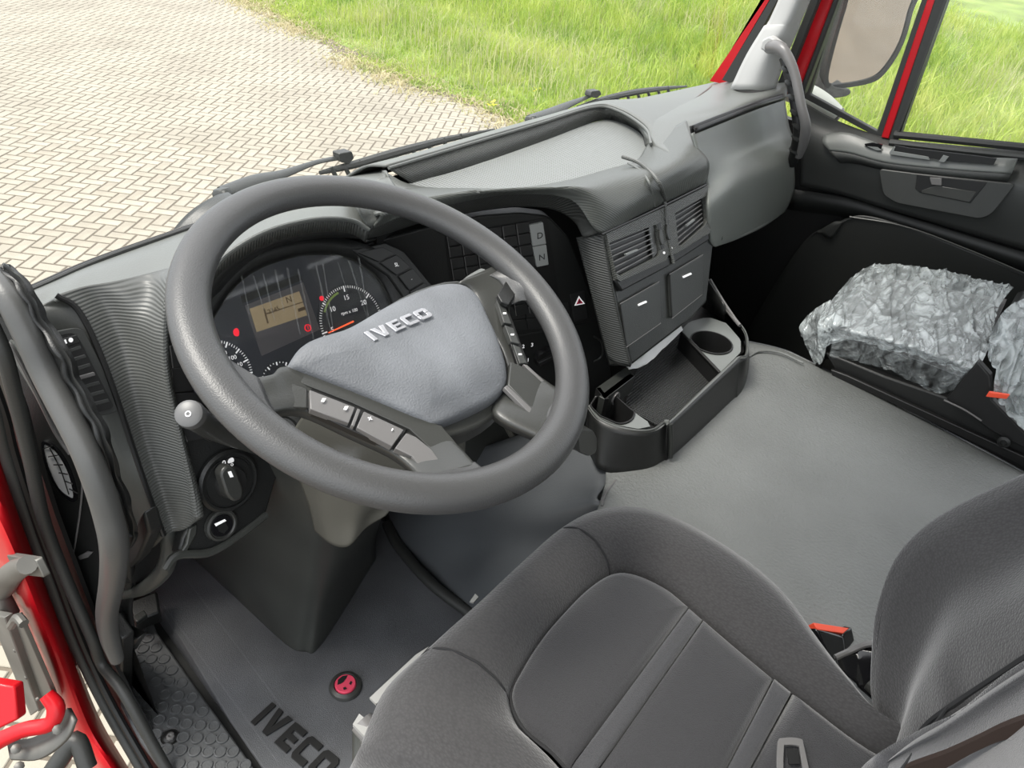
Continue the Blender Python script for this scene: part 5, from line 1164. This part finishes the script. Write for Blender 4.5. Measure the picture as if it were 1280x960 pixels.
f = grid_faces(N, 9, True) + [(8 * N + j, 8 * N + (j + 1) % N, len(v) - 1) for j in range(N)]
o = mk('airbag_pad', v, f, M_pad, sw_, sharp=3)
bmx = bmesh.new(); bmx.from_mesh(o.data); bmesh.ops.recalc_face_normals(bmx, faces=bmx.faces)
if sum(fc.normal.dot(WN) for fc in bmx.faces) < 0: bmesh.ops.reverse_faces(bmx, faces=bmx.faces)
bmx.to_mesh(o.data); bmx.free(); tag(o, 'pale grey padded airbag cover')
def PP(px, py, h=.0005): return P(px, py, h)
# raised crease lines on the pad
# badge
lo = P(456, 420, .0005); lx = P(538, 386, .0005) - lo; ly = P(459, 409, .0005) - P(462, 423, .0005)
lo = P(467, 429, -.002); e2 = P(541, 397, -.0005)
lx = e2 - lo; ly = wv * .015 if wv.y > 0 else -wv * .015
ly = ly - lx.normalized() * ly.dot(lx.normalized()); ly = ly.normalized() * .0145
M_badge = mat('badge_chrome', (.62, .62, .64), .25, metal=.9)
iveco(lo, lx * 1.0, ly, WN, .0042, M_badge, o, slant=-.25)
# wheel buttons, left strip
def wslab(name, px, h, t, m, bev=.0008, rnd=0):
    p = [P(a, b, h) for a, b in px]
    if rnd: p = round_loop(p, rnd)
    return slab(name, p, t, m, sw_, bevel=bev)
wslab('button_recess', [(383, 483), (398, 484), (510, 535), (492, 561), (440, 538), (384, 512)], -.0245, .008, M_black)
b1 = wslab('wheel_button', [(387, 487), (444, 509), (436, 529), (388, 511)], -.019, .008, M_satin); tag(b1, 'grey steering wheel arrow button')
b2 = wslab('wheel_button', [(455, 514), (505, 537), (490, 558), (446, 534)], -.019, .008, M_satin); tag(b2, 'grey steering wheel plus and minus button')
wslab('divider', [(447, 510), (451, 512), (443, 533), (439, 531)], -.0185, .008, M_satin)
PB = (P(440, 520, -.018), WN)
quadtext('marking', '+', (462, 524), (472, 529), (467, 514), .010, M_white, sw_, PB)
quadtext('marking', '-', (489, 537), (494, 527), (479, 530), .012, M_white, sw_, PB)
for c in ((404, 500), (432, 510)): quads('arrow_mark', [[W(c[0] + a, c[1] + b, pl=PB, h=.0012) for a, b in ((-3, 2), (-1, -2), (3.5, -2), (1, 2.5))]], .0003, M_white, sw_)
wslab('satin_strip', [(508, 541), (520, 546), (540, 562), (555, 584), (530, 590), (515, 570), (494, 560)], -.0165, .008, M_satin)
wslab('dark_strip', [(375, 464), (470, 500), (530, 524), (552, 532), (590, 577), (556, 584), (540, 562), (512, 536), (440, 503), (385, 482), (368, 474)], -.0225, .006, M_spoke)
wslab('spoke_corner', [(317, 474), (340, 470), (384, 485), (384, 510), (352, 508), (328, 492)], -.0215, .006, M_spoke, .001)
wslab('spoke_corner', [(622, 368), (632, 352), (646, 346), (648, 358), (643, 370), (636, 381), (627, 377)], -.006, .006, M_dark, .001)
# right buttons
for q, mk_ in (([(621, 375), (632, 384), (640, 405), (630, 403)], 1), ([(631, 406), (642, 410), (650, 430), (639, 427)], 1), ([(641, 430), (650, 434), (659, 454), (650, 454)], 1)):
    o = wslab('wheel_button', q, -.014, .008, M_door); tag(o, 'small dark steering wheel button')
    c = (sum(p[0] for p in q) / 4, sum(p[1] for p in q) / 4)
    quads('marking', [[W(c[0] + a, c[1] + b, pl=PB, h=.0045) for a, b in ((-2, -1), (2, -1), (2, 1), (-2, 1))]], .0003, M_white, o)
wslab('button_surround', [(619, 370), (634, 382), (661, 455), (648, 458)], -.0175, .006, M_black)
wslab('lower_panel', [(638, 452), (650, 456), (668, 468), (690, 489), (688, 501), (679, 522), (656, 502), (635, 481)], -.0125, .008, M_spoke, .0015)
wslab('satin_edge', [(630, 484), (634, 481), (678, 523), (673, 527)], -.0125, .006, M_satin)
wslab('satin_edge', [(654, 455), (659, 456), (693, 487), (690, 490)], -.0125, .006, M_satin)
# ---- steering column
sc = thing('steering_column', 'tall dark grey steering column fairing rising from the floor mat', 'steering column', (.53, .8, 0))
# fairing sections from floor up: left-back, nose-left, nose-right, right-back
L_ = [[W(232, 690, z=.0), W(290, 745, z=0), W(355, 806, z=0), W(380, 817, z=0), W(403, 806, z=0), W(470, 700, z=0)],
      [W(236, 672, z=.12), W(300, 712, z=.12), W(362, 755, z=.12), W(388, 764, z=.12), W(414, 748, z=.12), W(470, 670, z=.12)],
      [W(262, 640, z=.26), W(310, 668, z=.26), W(372, 700, z=.26), W(400, 706, z=.26), W(432, 692, z=.26), W(480, 640, z=.26)],
      [W(280, 590, z=.42), W(320, 610, z=.42), W(380, 640, z=.42), W(415, 645, z=.42), W(455, 630, z=.42), W(500, 590, z=.42)],
      [W(300, 500, z=.58), W(330, 540, z=.56), W(390, 570, z=.55), W(430, 575, z=.55), W(480, 570, z=.55), W(540, 530, z=.55)]]
patch('floor_fairing', L_, M_fair, sc, nu=50, nv=40, thick=.006)
tube('fairing_seam', [W(320, 608, z=.43), W(350, 622, z=.40), W(375, 642, z=.37), W(390, 666, z=.35)], .003, M_satin, sc, n=16, seg=6)
# upper shroud, lighter
U_ = [[W(393, 664, z=.40), W(410, 678, z=.40), W(426, 684, z=.40), W(440, 680, z=.41), W(458, 660, z=.43), W(482, 645, z=.45)],
      [W(385, 630, z=.46), W(405, 640, z=.46), W(428, 645, z=.46), W(450, 642, z=.47), W(475, 630, z=.48), W(505, 618, z=.49)],
      [W(362, 560, z=.56), W(395, 572, z=.565), W(430, 582, z=.57), W(470, 590, z=.575), W(520, 600, z=.575), W(560, 600, z=.57)],
      [W(385, 510, z=.66), W(410, 525, z=.66), W(450, 545, z=.665), W(490, 560, z=.665), W(540, 575, z=.665), W(580, 575, z=.65)],
      [W(430, 460, z=.74), W(450, 470, z=.74), W(480, 490, z=.74), W(510, 500, z=.74), W(545, 510, z=.735), W(580, 500, z=.73)]]
patch('upper_shroud', U_, M_shroud, sc, nu=40, nv=40, thick=.006)
slab('ignition_slot', PX([(402, 566), (432, 578), (445, 596), (430, 592)], pl=(W(420, 580, z=.58), (CAM - W(420, 580, z=.58)).normalized())), .004, M_chrome, sc, bevel=.001)
lathe('ignition_lock', W(353, 540, z=.60), (CAM - W(353, 540, z=.60)).normalized(), [(.026, -.03), (.026, 0), (.021, .003), (.019, .001), (.018, .004), (.001, .004)], M_dark, sc, seg=28)
# right lower shroud wall seen through the spokes
patch('right_shroud', [w3([(590, 500, 'y', .70), (625, 515, 'y', .68), (645, 540, 'y', .66)]), w3([(560, 560, 'y', .68), (610, 580, 'y', .66), (655, 600, 'y', .62)]), w3([(500, 640, 'y', .75), (560, 640, 'y', .70), (625, 625, 'y', .64)])], M_fair, sc, nu=20, nv=14)
tube('shroud_edge', w3([(612, 500, 'y', .66), (640, 545, 'y', .63), (665, 600, 'y', .60), (675, 632, 'y', .60)]), .006, M_shroud, sc, n=20, seg=8)
# stalks
s1 = thing('indicator_stalk', 'dark grey column stalk with round tip left of the wheel rim', 'stalk', W(245, 520, y=.66))
t0 = W(236, 517, y=.645); t1 = W(272, 538, y=.69); t2 = W(330, 560, y=.72)
axs = (t0 - t1).normalized()
tube('lever', [t0.lerp(t1, .12), t1, t2], [.015, .014, .012], M_spoke, s1, n=12, seg=18)
lathe('tip', t0, axs, [(.0155, -.012), (.016, -.006), (.015, .001), (.012, .003), (.001, .003)], mat('stalk_grey', (.10, .10, .10), .4), s1, seg=28)
ax2 = axs; xx = (W(250, 515, y=.645) - t0); xx = (xx - ax2 * xx.dot(ax2)).normalized(); yy = ax2.cross(xx)
text('horn_mark', 'o', t0 + ax2 * .0036, xx, yy, .014, M_white, s1, .0003)
slab('collar', smooth_loop(w3([(250, 540, 'y', .68), (275, 525, 'y', .68), (285, 540, 'y', .69), (270, 552, 'y', .69), (258, 551, 'y', .69)]), 4), .012, M_dark, s1, bevel=.003)
s2 = thing('wiper_stalk', 'pale grey stalk tip poking out above the airbag pad', 'stalk', W(600, 350, y=.62))
tube('lever', [W(575, 362, y=.60), W(590, 352, y=.61), W(603, 343, y=.62)], [.008, .010, .009], M_sill, s2, n=10, seg=12)
s3 = thing('retarder_stalk', 'small dark stalk knob right of the lower steering wheel rim', 'stalk', W(735, 555, y=.41))
tube('lever', [W(690, 535, y=.46), W(710, 552, y=.43), W(732, 560, y=.41)], .008, M_dark, s3, n=10, seg=12)
slab('knob', round_loop([W(a, b, y=.40) for a, b in ((722, 545), (728, 537), (742, 538), (747, 548), (746, 566), (736, 571), (724, 566))], .008), .022, M_spoke, s3, bevel=.004)
# ================================================================== GRAB HANDLES, LEFT PILLAR
gh = thing('grab_handle', 'long black grab handle on the left door pillar', 'handle', W(140, 800, x=.25))
H = [(-12, 345, .235), (12, 375, .235), (35, 420, .235), (60, 473, .235), (100, 550, .232), (118, 592, .23), (134, 640, .228), (143, 682, .225), (141, 722, .225), (134, 765, .225), (137, 795, .225), (146, 824, .225)]
hp = [W(a, b, x=x) for a, b, x in H]
tube('bar', hp, [.0125, .0135, .014, .0145, .0145, .015, .0155, .016, .0155, .0145, .0135, .010], mat('handle_plastic', (.075, .075, .072), .38, .1, 400), gh, n=80, seg=18)
G = [(4, 330), (22, 345), (38, 370), (58, 405), (80, 440), (97, 477), (118, 517), (134, 553), (150, 600), (160, 637), (171, 672)]
gI = [(-20, 380), (5, 400), (20, 420), (38, 450), (56, 485), (75, 520), (96, 560), (115, 600), (128, 640), (138, 670), (145, 700)]
gp = [W(a, b, x=.25) + Vector((.0, .004 * math.sin(i * 2.6), 0)) for i, (a, b) in enumerate(G)]; gi = [W(a, b, x=.24) for a, b in gI]
patch('finger_grip', [gi, [a.lerp(b, .5) + Vector((0, -.006, .002)) for a, b in zip(gi, gp)], gp, [p + Vector((.004, .02, -.01)) for p in gp]], M_dark, gh, nu=120, nv=14, thick=.008, disp=lambda p, u, v: p + Vector((.0026 * math.sin(u * 62) * max(0, v - .3), 0, 0)))
slab('lower_mount', [W(a, b, x=.27) for a, b in ((150, 690), (178, 640), (186, 668), (172, 700), (150, 722))], .02, M_dark, gh, bevel=.004)
patch('lower_grip', [[W(a, b, x=.262) for a, b in ((146, 690), (150, 730), (146, 765), (150, 822))], [W(a, b, x=.27) for a, b in ((160, 690), (164, 735), (160, 770), (166, 815))]], M_dark, gh, lin=True, nu=16, thick=.012)
slab('foot', [W(a, b, x=.255) for a, b in ((118, 785), (132, 775), (150, 790), (170, 800), (160, 818), (146, 826), (130, 815))], .02, M_dark, gh, bevel=.005)
# pillar lower trim with speaker
pt = thing('pillar_speaker_panel', 'dark pillar trim with an oval speaker grille behind the grab handle', 'trim panel', W(80, 600, x=.24))
PT = plane3(W(5, 400, x=.275), W(75, 640, x=.25), W(120, 600, x=.29))
slab('panel', PX([(-30, 380), (5, 372), (40, 420), (90, 520), (130, 600), (150, 700), (150, 790), (128, 800), (100, 740), (60, 640), (20, 530), (-30, 440)], pl=PT), .02, M_dark, pt, bevel=.003)
tube('bright_edge', PX([(8, 430), (16, 436), (45, 490), (70, 540), (88, 567)], pl=PT, h=.004), .0035, M_satin, pt, n=24, seg=8)
slab('textured_strip', PX([(12, 425), (22, 432), (78, 535), (90, 565), (84, 566), (45, 498), (10, 438)], pl=PT, h=.003), .003, M_top, pt)
sp_o = smooth_loop(PX([(52, 556), (58, 552), (74, 565), (88, 590), (96, 622), (88, 626), (72, 612), (58, 585)], pl=PT, h=.003), 5)
sp_i = smooth_loop(PX([(55, 560), (59, 556), (73, 568), (86, 592), (92, 619), (87, 621), (73, 609), (61, 584)], pl=PT, h=.003), 5)
ring('speaker_rim', sp_o, sp_i, .004, M_gloss, pt, lift=.001)
slab('speaker_grille', sp_i, .002, M_speak, pt)
for k in range(6):
    a = (54 + k * 6.5, 561 + k * 10); b = (66 + k * 6.2, 557 + k * 12)
    tube('grille_bar', PX([a, b], pl=PT, h=.0045), .0009, M_dark, pt, n=2, seg=4)
tube('grille_bar', PX([(62, 560), (76, 588), (86, 618)], pl=PT, h=.0045), .0009, M_dark, pt, n=8, seg=4)
tube('trim_line', PX([(100, 555), (103, 600), (100, 640), (92, 692)], pl=PT, h=.004), .0014, M_satin, pt, n=20, seg=5)
slab('latch_gloss', PX([(97, 696), (108, 690), (116, 690), (110, 697), (100, 700)], pl=PT, h=.004), .003, M_satin, pt, bevel=.0005)
ub = thing('underdash_bracket', 'black moulded bracket under the left end of the dashboard', 'bracket', W(175, 760, z=.06))
slab('block', w3([(160, 752, 'z', .07), (196, 738, 'z', .07), (200, 765, 'z', .06), (168, 778, 'z', .06)]), .04, M_dark, ub, bevel=.004)
slab('clip', w3([(166, 770, 'z', .085), (180, 762, 'z', .085), (184, 768, 'z', .085), (170, 778, 'z', .085)]), .01, M_stack, ub, bevel=.002)
# right grab handle
rh = thing('passenger_grab_handle', 'curved grey grab handle beside the right windscreen pillar', 'handle', W(1000, 195, x=1.92))
rp = [W(a, b, x=x) for a, b, x in ((962, 58, 1.90), (975, 60, 1.87), (985, 72, 1.86), (994, 95, 1.855), (1001, 130, 1.85), (1007, 158, 1.86), (1004, 178, 1.88), (998, 195, 1.90))]
tube('bar', rp, [.016, .014, .012, .011, .011, .012, .012, .010], M_satin, rh, n=50, seg=14)
gk = [W(a, b, x=x) for a, b, x in ((979, 72, 1.875), (987, 92, 1.87), (992, 115, 1.87), (996, 140, 1.87), (999, 162, 1.875), (996, 182, 1.89), (990, 205, 1.92))]
tube('finger_grip', gk, [.010, .013, .013, .013, .014, .014, .012], M_black, rh, n=90, seg=12)
for i, b in enumerate(smooth_line(gk, 9)[1:-1]): lathe('grip_ridge', b, Vector((0, .3, -1)), [(.004, -.009), (.0165, -.004), (.0165, .004), (.004, .009)], M_dark, rh, seg=14)
slab('mount', round_loop([W(a, b, x=1.885) for a, b in ((952, 50), (962, 45), (980, 58), (975, 71), (950, 62))], .006), .03, M_pillar, rh, bevel=.004)
# ================================================================== OUTSIDE: MIRROR, CAMERA POD, WIPERS
mr = thing('side_mirror', 'large side mirror with a dusty housing and pale arm outside the passenger door', 'mirror', W(1080, 60, x=2.5))
PM = (W(1085, 60, x=2.5), (ray(1085, 60).normalized() * -1 + Vector((.05, -.93, -.38))).normalized())
mo = smooth_loop(PX([(1052, 10), (1068, -30), (1150, -30), (1140, 15), (1128, 55), (1108, 88), (1088, 103), (1045, 110), (1030, 104), (1035, 70)], pl=PM), 5)
mi = smooth_loop(PX([(1057, 10), (1073, -30), (1145, -30), (1135, 15), (1124, 53), (1105, 84), (1086, 98), (1046, 105), (1035, 100), (1040, 70)], pl=PM), 5)
ring('mirror_rim', mo, mi, .03, M_rub, mr, bevel=.002, lift=.004)
M_mir = mat('mirror_glass', (.86, .85, .82), .06, metal=1)
slab('mirror_glass', mi, .01, M_mir, mr)
M_dusty = mat('dusty_housing', (.13, .13, .12), .7, .4, 60, var=.5, vscale=40)
M_hous = mat('mirror_housing_plastic', (.07, .07, .065), .6, .3, 90, var=.8, vscale=38)
slab('housing', smooth_loop(PX([(1010, 60), (1040, -30), (1080, -30), (1062, 20), (1042, 80), (1040, 106), (1062, 112), (1058, 120), (1030, 122), (1004, 108), (1002, 90)], pl=(W(1030, 70, x=2.45), -ray(1030, 70).normalized())), 4), .08, M_hous, mr, bevel=.01)
cp = mr
tube('arm', [W(985, 112, x=2.32), W(1008, 120, x=2.34), W(1028, 131, x=2.36), W(1044, 143, x=2.38)], [.03, .034, .032, .027], mat('pale_grey_plastic', (.4, .42, .38), .5), cp, n=16, seg=20)
axc = (W(1044, 143, x=2.38) - W(1028, 131, x=2.36)).normalized()
lathe('arm_end', W(1045, 143.5, x=2.381), axc, [(.024, 0), (.026, .006), (.020, .010), (.001, .008)], M_dusty, cp, seg=24)
text('marking', '70', W(1011, 121, x=2.30), W(1020, 123, x=2.30) - W(1011, 121, x=2.30), W(1011, 112, x=2.30) - W(1011, 121, x=2.30), .02, M_black, cp, .0003)
def wiper(label, arm, blade, pad, zoff, w_):
    wp = thing('wiper', label, 'wiper', W(*arm[0], z=.76))
    ap_ = [W(a, b, y=w_) for a, b in arm]
    tube('arm', ap_, [.016, .018, .012, .007, .008], M_stack, wp, n=30, seg=12, flat=.5, flatdir=Vector((0, 0, 1)))
    lathe('pivot_cap', ap_[0], Vector((0, .3, 1)), [(.016, -.02), (.017, 0), (.013, .006), (.001, .008)], M_stack, wp, seg=16)
    bp_ = [W(a, b, y=w_ - .01) for a, b in blade]
    tube('blade_frame', bp_, [.004, .008, .009, .007, .003], M_rub, wp, n=40, seg=8)
    tube('rubber_blade', [p + Vector((0, -.012, -.022)) for p in bp_], .004, M_black, wp, n=20, seg=6)
    for k in range(9):
        q = smooth_line(bp_, 12)[k + 1]; tube('blade_clip', [q + Vector((-.004, 0, .006)), q + Vector((.004, -.012, -.022))], .0045, M_stack, wp, n=2, seg=6)
    slab('arm_tip', round_loop([W(a, b, y=w_ - .015) for a, b in pad], .004), .02, M_rub, wp, bevel=.003)
wiper('left windscreen wiper rising from behind the steering wheel rim', [(278, 240), (320, 226), (355, 217), (395, 203), (430, 196)], [(400, 216), (445, 205), (505, 188), (560, 174), (618, 162)], [(424, 192), (440, 189), (443, 198), (436, 205), (426, 203)], 0, 1.09)
wiper('right windscreen wiper in front of the dashboard tray', [(664, 148), (690, 140), (712, 130), (735, 121), (746, 117)], [(722, 134), (755, 124), (790, 116), (825, 111), (858, 108)], [(740, 114), (750, 113), (752, 118), (746, 123), (738, 121)], 0, 1.11)
wc = thing('wiper_cowl', 'dark curved plastic cowl corner outside the left of the windscreen', 'cowl', W(240, 280, y=1.05))
patch('cowl', [[W(a, b, y=1.04) for a, b in ((205, 310), (218, 285), (240, 262), (268, 245), (285, 240))], [W(a, b, y=1.0) for a, b in ((240, 310), (255, 290), (272, 270), (290, 255), (300, 250))]], M_stack, wc, nu=24, nv=6, thick=.01)
